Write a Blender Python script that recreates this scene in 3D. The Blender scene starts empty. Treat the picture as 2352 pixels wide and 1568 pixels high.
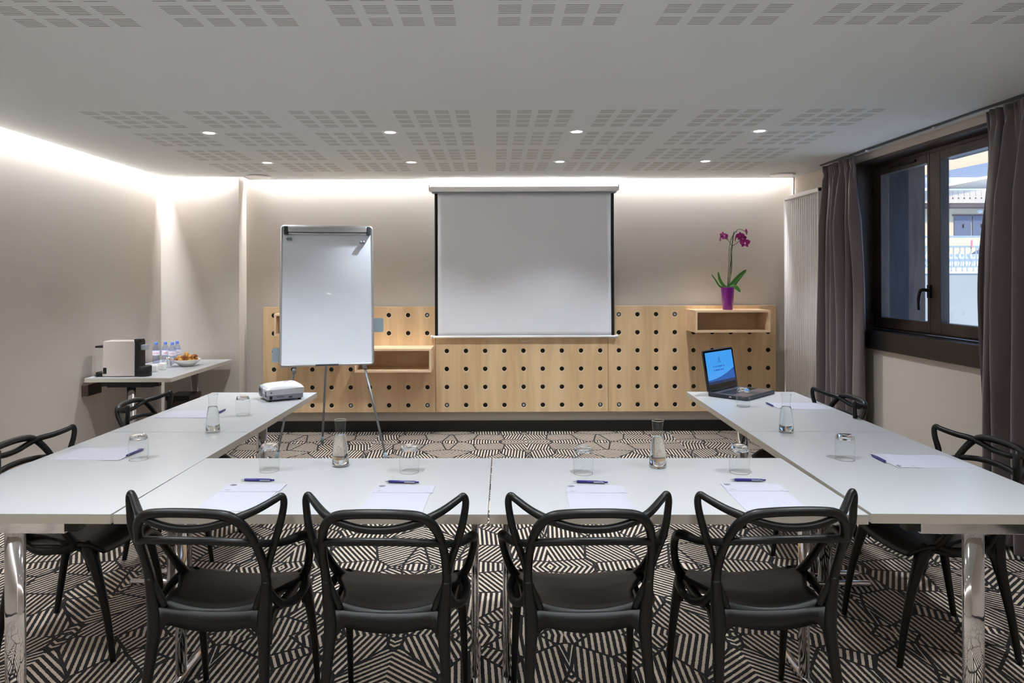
import bpy, math, random
from mathutils import Vector, Matrix
random.seed(7)
PI = math.pi
scene = bpy.context.scene
COL = scene.collection

# ------------------------------------------------------------------ camera
FPX = 1610.0
EYE = 1.489
cd = bpy.data.cameras.new('camera')
cd.sensor_width = 36.0
cd.lens = FPX * 36.0 / 2352.0
cd.shift_x = (1176 - 1135) / 2352.0
cd.shift_y = -(784 - 640) / 2352.0
cd.clip_start = 0.05
cd.clip_end = 300
cam = bpy.data.objects.new('camera', cd)
COL.objects.link(cam)
cam.location = (0, 0, EYE)
cam.rotation_euler = (math.radians(90), math.radians(0.2), 0)
scene.camera = cam

# ------------------------------------------------------------------ view, world, lights
scene.view_settings.view_transform = 'Standard'
scene.view_settings.look = 'None'
scene.view_settings.gamma = 1
scene.view_settings.use_curve_mapping = False
scene.view_settings.exposure = 1.42

world = bpy.data.worlds.new('daylight')
scene.world = world
world.use_nodes = True
wn = world.node_tree
wn.nodes['Background'].inputs[0].default_value = (0.42, 0.62, 1.0, 1)
wn.nodes['Background'].inputs[1].default_value = .9

sd = bpy.data.lights.new('sun', 'SUN'); sd.energy = 1.9; sd.angle = math.radians(4); sd.color = (1, .84, .64)
sun = bpy.data.objects.new('sun', sd); COL.objects.link(sun)
sun.rotation_euler = (math.radians(48), 0, math.radians(-25))   # shines towards +y: falls on the houses opposite, never into the room

def area(name, loc, rot, sx, sy, e, color, spread=180):
    l = bpy.data.lights.new(name, 'AREA'); l.shape = 'RECTANGLE'; l.size = sx; l.size_y = sy
    l.energy = e; l.color = color; l.spread = math.radians(spread)
    o = bpy.data.objects.new(name, l); COL.objects.link(o); o.location = loc; o.rotation_euler = rot
    return o
LED = (0.93, 0.96, 1.0)
COVE = 7.4    # watts per metre of the strip hidden above the edge of the dropped ceiling
area('cove_strip_left', (-3.125, 2.3, 2.565), (0, math.radians(8), 0), .03, 8.6, COVE*8.6, LED)
area('cove_strip_niche', (-2.79, 6.60, 2.565), (math.radians(8), 0, 0), .60, .03, COVE*.60, LED)
area('cove_strip_back', (0.25, 6.815, 2.565), (math.radians(8), 0, 0), 5.1, .03, COVE*5.1, LED)
area('fill_strip_rear', (0.0, -1.95, 2.565), (math.radians(-8), 0, 0), 5.6, .03, COVE*5.6, LED)  # unseen strip, added to light the room behind the camera

# ------------------------------------------------------------------ colours and materials
def lin(c):
    c = c / 255.0
    return c / 12.92 if c <= .04045 else ((c + .055) / 1.055) ** 2.4
def rgb(r, g, b): return (lin(r), lin(g), lin(b), 1)

def mat(name, col, rough=.5, metal=0, spec=.5, emit=None, es=0, coat=0, sheen=0, bump=None, var=None, trans=0, ior=1.45):
    m = bpy.data.materials.new(name); m.use_nodes = True
    nt = m.node_tree; b = nt.nodes['Principled BSDF']
    b.inputs['Base Color'].default_value = col
    b.inputs['Roughness'].default_value = rough
    b.inputs['Metallic'].default_value = metal
    b.inputs['Specular IOR Level'].default_value = spec
    b.inputs['IOR'].default_value = ior
    b.inputs['Coat Weight'].default_value = coat
    b.inputs['Sheen Weight'].default_value = sheen
    b.inputs['Transmission Weight'].default_value = trans
    if emit:
        b.inputs['Emission Color'].default_value = emit
        b.inputs['Emission Strength'].default_value = es
    if bump or var:
        tc = nt.nodes.new('ShaderNodeTexCoord')
        nz = nt.nodes.new('ShaderNodeTexNoise')
        sc, amt = bump or var
        nz.inputs['Scale'].default_value = sc
        nz.inputs['Detail'].default_value = 4
        nt.links.new(tc.outputs['Object'], nz.inputs['Vector'])
        if bump:
            bp = nt.nodes.new('ShaderNodeBump'); bp.inputs['Strength'].default_value = amt
            bp.inputs['Distance'].default_value = .002
            nt.links.new(nz.outputs['Fac'], bp.inputs['Height']); nt.links.new(bp.outputs[0], b.inputs['Normal'])
        if var:
            mx = nt.nodes.new('ShaderNodeMix'); mx.data_type = 'RGBA'
            mx.inputs[6].default_value = tuple(c * (1 - var[1]) for c in col[:3]) + (1,)
            mx.inputs[7].default_value = tuple(min(1, c * (1 + var[1])) for c in col[:3]) + (1,)
            nt.links.new(nz.outputs['Fac'], mx.inputs[0]); nt.links.new(mx.outputs[2], b.inputs['Base Color'])
    return m

def wood(name, c1, c2, scale=(1, 1, 1), rough=.45, knots=.3, coat=0):
    m = bpy.data.materials.new(name); m.use_nodes = True
    nt = m.node_tree; b = nt.nodes['Principled BSDF']
    b.inputs['Roughness'].default_value = rough
    b.inputs['Coat Weight'].default_value = coat
    tc = nt.nodes.new('ShaderNodeTexCoord'); mp = nt.nodes.new('ShaderNodeMapping')
    mp.inputs['Scale'].default_value = scale
    n1 = nt.nodes.new('ShaderNodeTexNoise'); n1.inputs['Scale'].default_value = 3; n1.inputs['Detail'].default_value = 6
    n1.inputs['Distortion'].default_value = .6
    cr = nt.nodes.new('ShaderNodeValToRGB')
    cr.color_ramp.elements[0].position = .3; cr.color_ramp.elements[0].color = c1
    cr.color_ramp.elements[1].position = .7; cr.color_ramp.elements[1].color = c2
    nt.links.new(tc.outputs['Object'], mp.inputs['Vector']); nt.links.new(mp.outputs[0], n1.inputs['Vector'])
    nt.links.new(n1.outputs['Fac'], cr.inputs['Fac']); nt.links.new(cr.outputs[0], b.inputs['Base Color'])
    return m

def thin_glass(name, tint=(1, 1, 1, 1), ior=1.45, rough=0.0, extra=0.0):
    """a pane or a thin shell: fresnel mix of clear transmission and mirror reflection"""
    m = bpy.data.materials.new(name); m.use_nodes = True
    nt = m.node_tree; nt.nodes.clear()
    out = nt.nodes.new('ShaderNodeOutputMaterial'); mx = nt.nodes.new('ShaderNodeMixShader')
    tr = nt.nodes.new('ShaderNodeBsdfTransparent'); tr.inputs[0].default_value = tint
    gl = nt.nodes.new('ShaderNodeBsdfGlossy'); gl.inputs['Roughness'].default_value = rough
    fr = nt.nodes.new('ShaderNodeFresnel')
    ge = nt.nodes.new('ShaderNodeNewGeometry'); mi = nt.nodes.new('ShaderNodeMix')      # same reflectance from both sides of the shell
    mi.inputs[2].default_value = ior; mi.inputs[3].default_value = 1/ior
    nt.links.new(ge.outputs['Backfacing'], mi.inputs[0]); nt.links.new(mi.outputs[0], fr.inputs['IOR'])
    fac = fr.outputs[0]
    if extra:
        ad = nt.nodes.new('ShaderNodeMath'); ad.operation = 'ADD'; ad.inputs[1].default_value = extra
        ad.use_clamp = True
        nt.links.new(fac, ad.inputs[0]); fac = ad.outputs[0]
    nt.links.new(fac, mx.inputs[0]); nt.links.new(tr.outputs[0], mx.inputs[1]); nt.links.new(gl.outputs[0], mx.inputs[2])
    nt.links.new(mx.outputs[0], out.inputs[0])
    return m

def solid_glass(name, ior=1.5, tint=(1, 1, 1, 1)):
    m = bpy.data.materials.new(name); m.use_nodes = True
    nt = m.node_tree; nt.nodes.clear()
    out = nt.nodes.new('ShaderNodeOutputMaterial')
    g = nt.nodes.new('ShaderNodeBsdfGlass'); g.inputs['IOR'].default_value = ior; g.inputs['Color'].default_value = tint
    g.inputs['Roughness'].default_value = 0
    nt.links.new(g.outputs[0], out.inputs[0])
    return m

class NB:
    """tiny maths-node helper"""
    def __init__(s, nt): s.nt = nt
    def m(s, op, a, b=None, c=None):
        n = s.nt.nodes.new('ShaderNodeMath'); n.operation = op
        for i, v in enumerate((a, b, c)):
            if v is None: continue
            if isinstance(v, (int, float)): n.inputs[i].default_value = v
            else: s.nt.links.new(v, n.inputs[i])
        return n.outputs[0]

def ceiling_mat():
    m = bpy.data.materials.new('perforated_plaster'); m.use_nodes = True
    nt = m.node_tree; b = nt.nodes['Principled BSDF']; nb = NB(nt)
    b.inputs['Roughness'].default_value = .8; b.inputs['Specular IOR Level'].default_value = .2
    g = nt.nodes.new('ShaderNodeNewGeometry'); sp = nt.nodes.new('ShaderNodeSeparateXYZ')
    nt.links.new(g.outputs['Position'], sp.inputs[0])
    X, Y = sp.outputs[0], sp.outputs[1]
    def band(v, lo, hi): return nb.m('MULTIPLY', nb.m('GREATER_THAN', v, lo), nb.m('LESS_THAN', v, hi))
    def fmod(v, p): return nb.m('SUBTRACT', v, nb.m('MULTIPLY', nb.m('FLOOR', nb.m('DIVIDE', v, p)), p))
    u0 = nb.m('SUBTRACT', X, .018)
    u = fmod(u0, .6)
    mu = nb.m('MULTIPLY', nb.m('LESS_THAN', u, .46), nb.m('LESS_THAN', fmod(u, .12), .082))
    inx = band(X, -2.385, 2.36)
    def zone(y0, y1):
        v = fmod(nb.m('SUBTRACT', Y, y0), .607)
        w = fmod(v, .12)
        k = nb.m('MULTIPLY', nb.m('LESS_THAN', v, .46), nb.m('LESS_THAN', w, .082))
        slot = nb.m('LESS_THAN', fmod(w, .0147), .0042)
        return nb.m('MULTIPLY', nb.m('MULTIPLY', k, slot), band(Y, y0, y1))
    zs = nb.m('ADD', zone(4.02, 6.30), zone(2.235 - .607*6, 2.70))
    mask = nb.m('MULTIPLY', nb.m('MULTIPLY', mu, inx), zs)
    mx = nt.nodes.new('ShaderNodeMix'); mx.data_type = 'RGBA'
    mx.inputs[6].default_value = rgb(222, 226, 226); mx.inputs[7].default_value = rgb(112, 104, 92)
    nt.links.new(mask, mx.inputs[0]); nt.links.new(mx.outputs[2], b.inputs['Base Color'])
    return m

def carpet_mat():
    m = bpy.data.materials.new('patterned_carpet'); m.use_nodes = True
    nt = m.node_tree; b = nt.nodes['Principled BSDF']; nb = NB(nt)
    b.inputs['Roughness'].default_value = .95; b.inputs['Specular IOR Level'].default_value = .1
    b.inputs['Sheen Weight'].default_value = .15
    g = nt.nodes.new('ShaderNodeNewGeometry'); sp = nt.nodes.new('ShaderNodeSeparateXYZ')
    nt.links.new(g.outputs['Position'], sp.inputs[0])
    # the weave is mirrored every 0.695 m, left to right and front to back
    px = nb.m('PINGPONG', nb.m('ADD', sp.outputs[0], .41 + .695*8), .695)
    py = nb.m('PINGPONG', nb.m('ADD', sp.outputs[1], -2.93 + .695*8), .695)
    cb = nt.nodes.new('ShaderNodeCombineXYZ')
    nt.links.new(px, cb.inputs[0]); nt.links.new(py, cb.inputs[1])
    S = 4.5
    def vor(feature):
        v = nt.nodes.new('ShaderNodeTexVoronoi'); v.feature = feature; v.voronoi_dimensions = '2D'
        v.inputs['Scale'].default_value = S; v.inputs['Randomness'].default_value = .95
        nt.links.new(cb.outputs[0], v.inputs['Vector'])
        return v
    v1 = vor('F1'); v2 = vor('DISTANCE_TO_EDGE')
    sc = nt.nodes.new('ShaderNodeSeparateColor'); nt.links.new(v1.outputs['Color'], sc.inputs[0])
    hsh = nb.m('FRACT', nb.m('MULTIPLY', nb.m('SINE', nb.m('ADD', nb.m('MULTIPLY', sc.outputs[0], 12.9898), nb.m('MULTIPLY', sc.outputs[1], 78.233))), 437.585))
    cen = nb.m('SUBTRACT', nb.m('MULTIPLY', hsh, 2), 1)
    ang = nb.m('MULTIPLY', nb.m('MULTIPLY', nb.m('SIGN', cen), nb.m('POWER', nb.m('ABSOLUTE', cen), 1.4)), 1.5)
    nz = nt.nodes.new('ShaderNodeTexNoise'); nz.inputs['Scale'].default_value = 90
    nt.links.new(g.outputs['Position'], nz.inputs['Vector'])
    wob = nb.m('MULTIPLY', nb.m('SUBTRACT', nz.outputs['Fac'], .5), .006)
    d = nb.m('ADD', nb.m('MULTIPLY', px, nb.m('COSINE', ang)), nb.m('MULTIPLY', py, nb.m('SINE', ang)))
    d = nb.m('ADD', nb.m('ADD', d, wob), nb.m('MULTIPLY', sc.outputs[1], .03))
    st = nb.m('GREATER_THAN', nb.m('SINE', nb.m('MULTIPLY', d, 2*PI/.0255)), .22)
    ed = nb.m('GREATER_THAN', nb.m('ADD', v2.outputs['Distance'], nb.m('MULTIPLY', wob, 2.0)), .030)
    mk = nb.m('MULTIPLY', st, ed)
    n2 = nt.nodes.new('ShaderNodeTexNoise'); n2.inputs['Scale'].default_value = 260; n2.inputs['Detail'].default_value = 3
    nt.links.new(g.outputs['Position'], n2.inputs['Vector'])
    be = nt.nodes.new('ShaderNodeMix'); be.data_type = 'RGBA'
    be.inputs[6].default_value = rgb(176, 160, 143); be.inputs[7].default_value = rgb(238, 223, 206)
    nt.links.new(n2.outputs['Fac'], be.inputs[0])
    mx = nt.nodes.new('ShaderNodeMix'); mx.data_type = 'RGBA'
    mx.inputs[6].default_value = rgb(22, 19, 21)
    nt.links.new(mk, mx.inputs[0]); nt.links.new(be.outputs[2], mx.inputs[7])
    nt.links.new(mx.outputs[2], b.inputs['Base Color'])
    bp = nt.nodes.new('ShaderNodeBump'); bp.inputs['Strength'].default_value = .5; bp.inputs['Distance'].default_value = .003
    nt.links.new(nb.m('ADD', mk, n2.outputs['Fac']), bp.inputs['Height']); nt.links.new(bp.outputs[0], b.inputs['Normal'])
    return m

M = dict(
    wall=mat('greige_paint', rgb(196, 187, 178), .75, spec=.25, bump=(60, .06)),
    wallwhite=mat('white_paint', rgb(222, 218, 214), .75, spec=.25),
    ceiling=ceiling_mat(), carpet=carpet_mat(),
    black_skirt=mat('black_skirting', rgb(22, 21, 20), .45),
    ply=wood('birch_plywood', rgb(210, 176, 134), rgb(234, 204, 162), (3.2, 3.2, .35), .42, coat=.1),
    plyedge=mat('plywood_edge', rgb(232, 212, 186), .55, var=(40, .08)),
    hole=mat('hole_shade', rgb(66, 54, 40), .8),  # dark colour paints the shade inside the panel holes
    shelf=wood('shelf_plywood', rgb(214, 180, 144), rgb(236, 206, 170), (.6, 3, 3), .45, coat=.1),
    laminate=mat('white_laminate', rgb(178, 180, 183), .30, spec=.45),
    edge=mat('laminate_edge', rgb(178, 171, 160), .4),
    chrome=mat('chrome', rgb(225, 225, 228), .07, 1),
    steel=mat('grey_steel', rgb(138, 146, 154), .35, .7),
    alu=mat('brushed_aluminium', rgb(196, 198, 202), .3, .85),
    blackplastic=mat('black_chair_plastic', rgb(9, 10, 10), .40, spec=.42, bump=(300, .05)),
    black=mat('black_plastic', rgb(18, 18, 19), .4),
    blackmatte=mat('black_fabric_border', rgb(20, 20, 18), .8),
    white=mat('white_plastic', rgb(208, 210, 216), .35),
    machine=mat('machine_casing', rgb(186, 176, 170), .35),
    whiteenamel=mat('white_enamel', rgb(244, 242, 242), .35),
    radiator=mat('radiator_enamel', rgb(240, 236, 236), .4),
    board=mat('whiteboard_enamel', rgb(226, 234, 246), .16, spec=.6, coat=.3),
    screen=mat('matte_screen_fabric', rgb(236, 238, 246), .85, spec=.1, bump=(6, .15)),
    paddle=mat('blue_grey_plastic', rgb(140, 156, 166), .45),
    curtain=mat('taupe_satin', rgb(90, 78, 82), .32, spec=.5, sheen=.5, bump=(120, .08)),
    frame=wood('dark_stained_wood', rgb(50, 40, 35), rgb(74, 60, 52), (6, 1.2, 1.2), .45),
    sill=mat('black_sill', rgb(30, 28, 30), .3),
    handle=mat('dark_bronze', rgb(34, 29, 28), .35, .4),
    pane=thin_glass('window_glass', (.95, .97, .98, 1), 1.5, extra=.03),
    shell=thin_glass('tumbler_glass', (.975, .985, .985, 1), 1.45),
    base=solid_glass('tumbler_base_glass', 1.5),
    water=solid_glass('water', 1.33, (.985, .995, .995, 1)),
    bottle=thin_glass('blue_tinted_bottle', (.80, .86, .98, 1), 1.45, extra=.04),
    paper=mat('white_paper', rgb(182, 183, 196), .6, spec=.2),
    ink=mat('grey_ink', rgb(120, 120, 132), .7),
    pen=mat('navy_pen', rgb(28, 24, 108), .22, spec=.6),
    purple=mat('purple_pot', rgb(118, 14, 122), .18, spec=.6, coat=.4),
    petal=mat('magenta_petal', rgb(176, 20, 140), .5, sheen=.3, var=(60, .3)),
    petalwhite=mat('petal_centre', rgb(232, 150, 214), .5),
    leaf=mat('orchid_leaf', rgb(64, 120, 44), .35, var=(30, .2)),
    stem=mat('orchid_stem', rgb(82, 92, 54), .5),
    soil=mat('bark', rgb(70, 50, 36), .9),
    ceramic=mat('white_ceramic', rgb(236, 236, 232), .15, coat=.4),
    pastry=mat('pastry', rgb(206, 152, 78), .7, var=(40, .25)),
    pastry2=mat('dark_pastry', rgb(150, 92, 44), .7, var=(40, .3)),
    bluecap=mat('blue_cap', rgb(92, 138, 232), .35),
    label=mat('white_label', rgb(232, 230, 242), .5),
    pink=mat('pink_print', rgb(222, 70, 106), .5),
    lens=mat('lit_lamp', rgb(255, 255, 255), .5, emit=(1, .97, .93, 1), es=14),
    darkgrey=mat('dark_grey_plastic', rgb(52, 56, 60), .35),
    midgrey=mat('mid_grey_plastic', rgb(150, 156, 166), .4),
    palm=mat('brushed_grey_deck', rgb(104, 92, 92), .35, .3),
    laptopgrey=mat('laptop_shell', rgb(46, 50, 56), .3),
    bezel=mat('glossy_bezel', rgb(8, 8, 10), .08),
    brownbox=mat('dark_brown', rgb(58, 40, 32), .6),
    # outside
    snow=mat('snow', rgb(226, 226, 222), .9),
    concrete=mat('concrete', rgb(158, 160, 156), .9, var=(1.5, .06)),
    plaster=mat('cream_render', rgb(214, 196, 164), .9),
    garage=mat('grey_garage_door', rgb(98, 106, 124), .7),
    slate=mat('slate_roof', rgb(132, 142, 158), .8),
    balcony=mat('pale_boards', rgb(190, 178, 164), .8),
    balcony2=mat('weathered_green_boards', rgb(150, 158, 146), .8),
    railgrey=mat('pale_iron', rgb(150, 164, 166), .6),
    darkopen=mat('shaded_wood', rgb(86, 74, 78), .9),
    redmark=mat('red_ribbon', rgb(222, 120, 130), .8),
    outwood=wood('weathered_planks', rgb(70, 58, 52), rgb(104, 88, 78), (5, 5, .8), .7),
    outpost=wood('dark_post', rgb(28, 28, 34), rgb(48, 46, 50), (5, 5, .8), .7),
)

def screen_mat():
    m = bpy.data.materials.new('lit_display'); m.use_nodes = True
    nt = m.node_tree; b = nt.nodes['Principled BSDF']; nb = NB(nt)
    b.inputs['Base Color'].default_value = (.01, .01, .015, 1); b.inputs['Roughness'].default_value = .06
    tc = nt.nodes.new('ShaderNodeTexCoord'); sp = nt.nodes.new('ShaderNodeSeparateXYZ')
    nt.links.new(tc.outputs['Object'], sp.inputs[0])
    X, Z = sp.outputs[0], sp.outputs[2]
    # a darker wave across the lower right of the desktop picture
    wave = nb.m('ADD', nb.m('MULTIPLY', nb.m('MULTIPLY', nb.m('ADD', X, .19), nb.m('ADD', X, .19)), .45), .028)
    low = nb.m('LESS_THAN', Z, wave)
    bar = nb.m('LESS_THAN', Z, .018)
    r1 = nt.nodes.new('ShaderNodeMix'); r1.data_type = 'RGBA'
    r1.inputs[6].default_value = rgb(66, 156, 236); r1.inputs[7].default_value = rgb(20, 86, 170)
    nt.links.new(low, r1.inputs[0])
    r2 = nt.nodes.new('ShaderNodeMix'); r2.data_type = 'RGBA'; r2.inputs[7].default_value = rgb(14, 36, 78)
    nt.links.new(bar, r2.inputs[0]); nt.links.new(r1.outputs[2], r2.inputs[6])
    nt.links.new(r2.outputs[2], b.inputs['Emission Color']); b.inputs['Emission Strength'].default_value = .38
    return m
M['display'] = screen_mat()

# ------------------------------------------------------------------ mesh helpers
class MB:
    def __init__(s): s.v = []; s.f = []; s.mi = []; s.sm = []; s.mats = []
    def _m(s, m):
        if m not in s.mats: s.mats.append(m)
        return s.mats.index(m)
    def add(s, vs, fs, m, smooth=False, mtx=None):
        o = len(s.v)
        s.v += [tuple(mtx @ Vector(p)) if mtx else tuple(p) for p in vs]
        k = s._m(m)
        for f in fs:
            s.f.append(tuple(i + o for i in f)); s.mi.append(k); s.sm.append(smooth)
    def box(s, x0, x1, y0, y1, z0, z1, m, mtx=None):
        vs = [(x0,y0,z0),(x1,y0,z0),(x1,y1,z0),(x0,y1,z0),(x0,y0,z1),(x1,y0,z1),(x1,y1,z1),(x0,y1,z1)]
        fs = [(0,3,2,1),(4,5,6,7),(0,1,5,4),(1,2,6,5),(2,3,7,6),(3,0,4,7)]
        s.add(vs, fs, m, False, mtx); return s
    def prism(s, pts, z0, z1, m, mtx=None):
        n = len(pts)
        vs = [(p[0], p[1], z0) for p in pts] + [(p[0], p[1], z1) for p in pts]
        fs = [tuple(range(n))[::-1], tuple(range(n, 2*n))] + [(i, (i+1) % n, n+(i+1) % n, n+i) for i in range(n)]
        s.add(vs, fs, m, False, mtx); return s
    def tube(s, pts, r, m, seg=10, mtx=None, squash=1.0, caps=True):
        pts = [Vector(p) for p in pts]; n = len(pts)
        if not hasattr(r, '__len__'): r = [r]*n
        tg = []
        for i in range(n):
            t = pts[min(i+1, n-1)] - pts[max(i-1, 0)]
            tg.append(t.normalized() if t.length > 1e-9 else Vector((0,0,1)))
        up = Vector((0,0,1)) if abs(tg[0].z) < .9 else Vector((0,1,0))
        nrm = (up - tg[0]*up.dot(tg[0])).normalized()
        vs = []; fs = []
        for i in range(n):
            nrm = (nrm - tg[i]*nrm.dot(tg[i])).normalized()
            bi = tg[i].cross(nrm)
            for k in range(seg):
                a = 2*PI*k/seg
                vs.append(pts[i] + (nrm*math.cos(a) + bi*math.sin(a)*squash)*r[i])
        for i in range(n-1):
            for k in range(seg):
                a = i*seg+k; b = i*seg+(k+1) % seg
                fs.append((a, b, b+seg, a+seg))
        if caps:
            fs.append(tuple(range(seg))[::-1]); fs.append(tuple(range((n-1)*seg, n*seg)))
        s.add(vs, fs, m, True, mtx); return s
    def lathe(s, prof, m, seg=32, mtx=None, smooth=True):
        vs = []; fs = []; rings = []
        for (r, z) in prof:
            if r < 1e-6:
                rings.append([len(vs)]); vs.append((0,0,z))
            else:
                rings.append(list(range(len(vs), len(vs)+seg)))
                vs += [(r*math.cos(2*PI*k/seg), r*math.sin(2*PI*k/seg), z) for k in range(seg)]
        for a, b in zip(rings[:-1], rings[1:]):
            for k in range(seg):
                k2 = (k+1) % seg
                if len(a) == 1 and len(b) == 1: continue
                if len(a) == 1: fs.append((a[0], b[k2], b[k]))
                elif len(b) == 1: fs.append((a[k], a[k2], b[0]))
                else: fs.append((a[k], a[k2], b[k2], b[k]))
        s.add(vs, fs, m, smooth, mtx); return s
    def ball(s, c, r, m, seg=12, rings=8, mtx=None):
        if not hasattr(r, '__len__'): r = (r, r, r)
        prof = [(math.sin(PI*i/rings), -math.cos(PI*i/rings)) for i in range(rings+1)]
        prof[0] = (0, -1); prof[-1] = (0, 1)
        T = Matrix.Translation(c) @ Matrix.Diagonal((r[0], r[1], r[2], 1))
        s.lathe(prof, m, seg, (mtx @ T) if mtx else T); return s
    def grid(s, fn, nu, nv, m, mtx=None, thick=None):
        vs = [fn(i/(nu-1), j/(nv-1)) for j in range(nv) for i in range(nu)]
        fs = [(j*nu+i, j*nu+i+1, (j+1)*nu+i+1, (j+1)*nu+i) for j in range(nv-1) for i in range(nu-1)]
        s.add(vs, fs, m, True, mtx); return s

def smooth(pts, n=6, closed=False):
    """Catmull-Rom through pts (tuples of any length)"""
    out = []; N = len(pts)
    rng = range(N if closed else N-1)
    for i in rng:
        if closed: p = [pts[(i+k-1) % N] for k in range(4)]
        else: p = [pts[max(i-1, 0)], pts[i], pts[i+1], pts[min(i+2, N-1)]]
        for k in range(n):
            t = k/n
            out.append(tuple(.5*((2*b) + (-a+c)*t + (2*a-5*b+4*c-d)*t*t + (-a+3*b-3*c+d)*t**3) for a, b, c, d in zip(*p)))
    if not closed: out.append(tuple(pts[-1]))
    return out

def obj(name, mb, parent=None, bevel=0, loc=None, rot=None, solid=0, sub=0):
    me = bpy.data.meshes.new(name)
    me.from_pydata([tuple(v) for v in mb.v], [], mb.f)
    for m in mb.mats: me.materials.append(m)
    me.polygons.foreach_set('material_index', mb.mi)
    me.polygons.foreach_set('use_smooth', mb.sm)
    me.update()
    o = bpy.data.objects.new(name, me); COL.objects.link(o)
    if parent: o.parent = parent
    if loc: o.location = loc
    if rot: o.rotation_euler = rot
    if solid:
        k = o.modifiers.new('thickness', 'SOLIDIFY'); k.thickness = solid; k.offset = 0
    if sub:
        k = o.modifiers.new('subsurf', 'SUBSURF'); k.levels = sub; k.render_levels = sub
    if bevel:
        k = o.modifiers.new('bevel', 'BEVEL'); k.width = bevel; k.segments = 2; k.limit_method = 'ANGLE'; k.angle_limit = math.radians(40)
    return o
def tag(o, label, cat, group=None):
    o['label'] = label; o['category'] = cat
    if group: o['group'] = group
    return o
def thing(name, label, cat, loc=(0,0,0), rz=0, group=None):
    o = bpy.data.objects.new(name, None); COL.objects.link(o)
    o.empty_display_size = .1
    o.location = loc; o.rotation_euler = (0,0,rz)
    return tag(o, label, cat, group)
def struct(name, mb, parent=None, **k):
    o = obj(name, mb, parent, **k); o['kind'] = 'structure'; return o
def dup(root, loc, rz, label, group=None):
    r = root.copy(); COL.objects.link(r); r.location = loc; r.rotation_euler = (0,0,rz); r['label'] = label
    if group: r['group'] = group
    def rec(a, b):
        for ch in list(a.children):
            c = ch.copy(); COL.objects.link(c); c.parent = b
            rec(ch, c)
    rec(root, r)
    return r

# ------------------------------------------------------------------ room shell
XL, XR, YB, YR = -3.16, 2.91, 6.85, -2.0
ZC, ZT = 2.455, 2.62
NX, NY = -2.42, 6.65          # boxed-out corner left of the back wall
struct('floor', MB().box(XL-.2, XR+.3, YR-.2, YB+.2, -.1, 0, M['carpet']))
struct('wall_left', MB().box(XL-.15, XL, YR-.15, YB+.15, 0, ZT, M['wall']))
struct('wall_back', MB().box(XL, XR+.25, YB, YB+.15, 0, ZT, M['wall']))
struct('wall_corner', MB().box(XL, NX, NY, YB, 0, ZT, M['wall']))
struct('wall_rear', MB().box(XL-.15, XR+.25, YR-.15, YR, 0, ZT, M['wall']))
WY0, WY1, WZ0, WZ1 = 4.10, 5.62, 1.00, 2.40
w = MB()
w.box(XR, XR+.25, YR, WY0, 0, ZT, M['wall'])
w.box(XR, XR+.25, WY1, YB, 0, ZT, M['wall'])
w.box(XR, XR+.25, WY0, WY1, 0, WZ0, M['wall'])
w.box(XR, XR+.25, WY0, WY1, WZ1, ZT, M['wall'])
struct('wall_right', w)
c = MB()
g = .055
c.prism([(XL+g, YR+g), (XR, YR+g), (XR, YB-g), (NX+g, YB-g), (NX+g, NY-g), (XL+g, NY-g)], ZC, ZC+.03, M['ceiling'])
c.box(XL-.15, XR+.25, YR-.15, YB+.15, ZT, ZT+.1, M['wallwhite'])
struct('ceiling', c)
struct('baseboard_back', MB().box(NX, XR-.002, YB-.014, YB, 0, .105, M['black_skirt']))
b = MB(); b.box(XL, NX+.014, NY-.014, NY, 0, .105, M['black_skirt']); b.box(NX, NX+.014, NY, YB-.014, 0, .105, M['black_skirt'])
struct('baseboard_corner', b)
struct('baseboard_left', MB().box(XL, XL+.014, YR, NY-.014, 0, .105, M['black_skirt']))
struct('baseboard_right', MB().box(XR-.014, XR, YR, YB-.014, 0, .105, M['black_skirt']))

# ------------------------------------------------------------------ window
win = bpy.data.objects.new('window_1', None); COL.objects.link(win); win['kind'] = 'structure'
win.location = (0, 0, 0)
def wpart(name, mb, parent=win, **k):
    o = obj(name, mb, parent, **k); o['kind'] = 'structure'; return o
x0, x1 = XR-.004, XR+.25
b = MB(); t = .02
b.box(x0, x1, WY1-t, WY1, WZ0, WZ1, M['frame']); b.box(x0, x1, WY0, WY0+t, WZ0, WZ1, M['frame'])
b.box(x0, x1, WY0+t, WY1-t, WZ1-t, WZ1, M['frame'])
wpart('window_jamb', b)
wpart('window_sill', MB().box(XR-.035, XR+.14, WY0-.06, WY1+.05, .945, 1.084, M['sill']), bevel=.004)
F0, F1 = 3.035, 3.10
b = MB()
for (ya, yb, za, zb) in ((WY0+t, WY0+t+.035, 1.084, 2.38), (WY1-t-.035, WY1-t, 1.084, 2.38), (WY0+t+.035, WY1-t-.035, 1.084, 1.115), (WY0+t+.035, WY1-t-.035, 2.335, 2.38)):
    b.box(F0+.012, F1, ya, yb, za, zb, M['frame'])
wpart('window_frame', b, bevel=.003)
YM = 4.87
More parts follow.
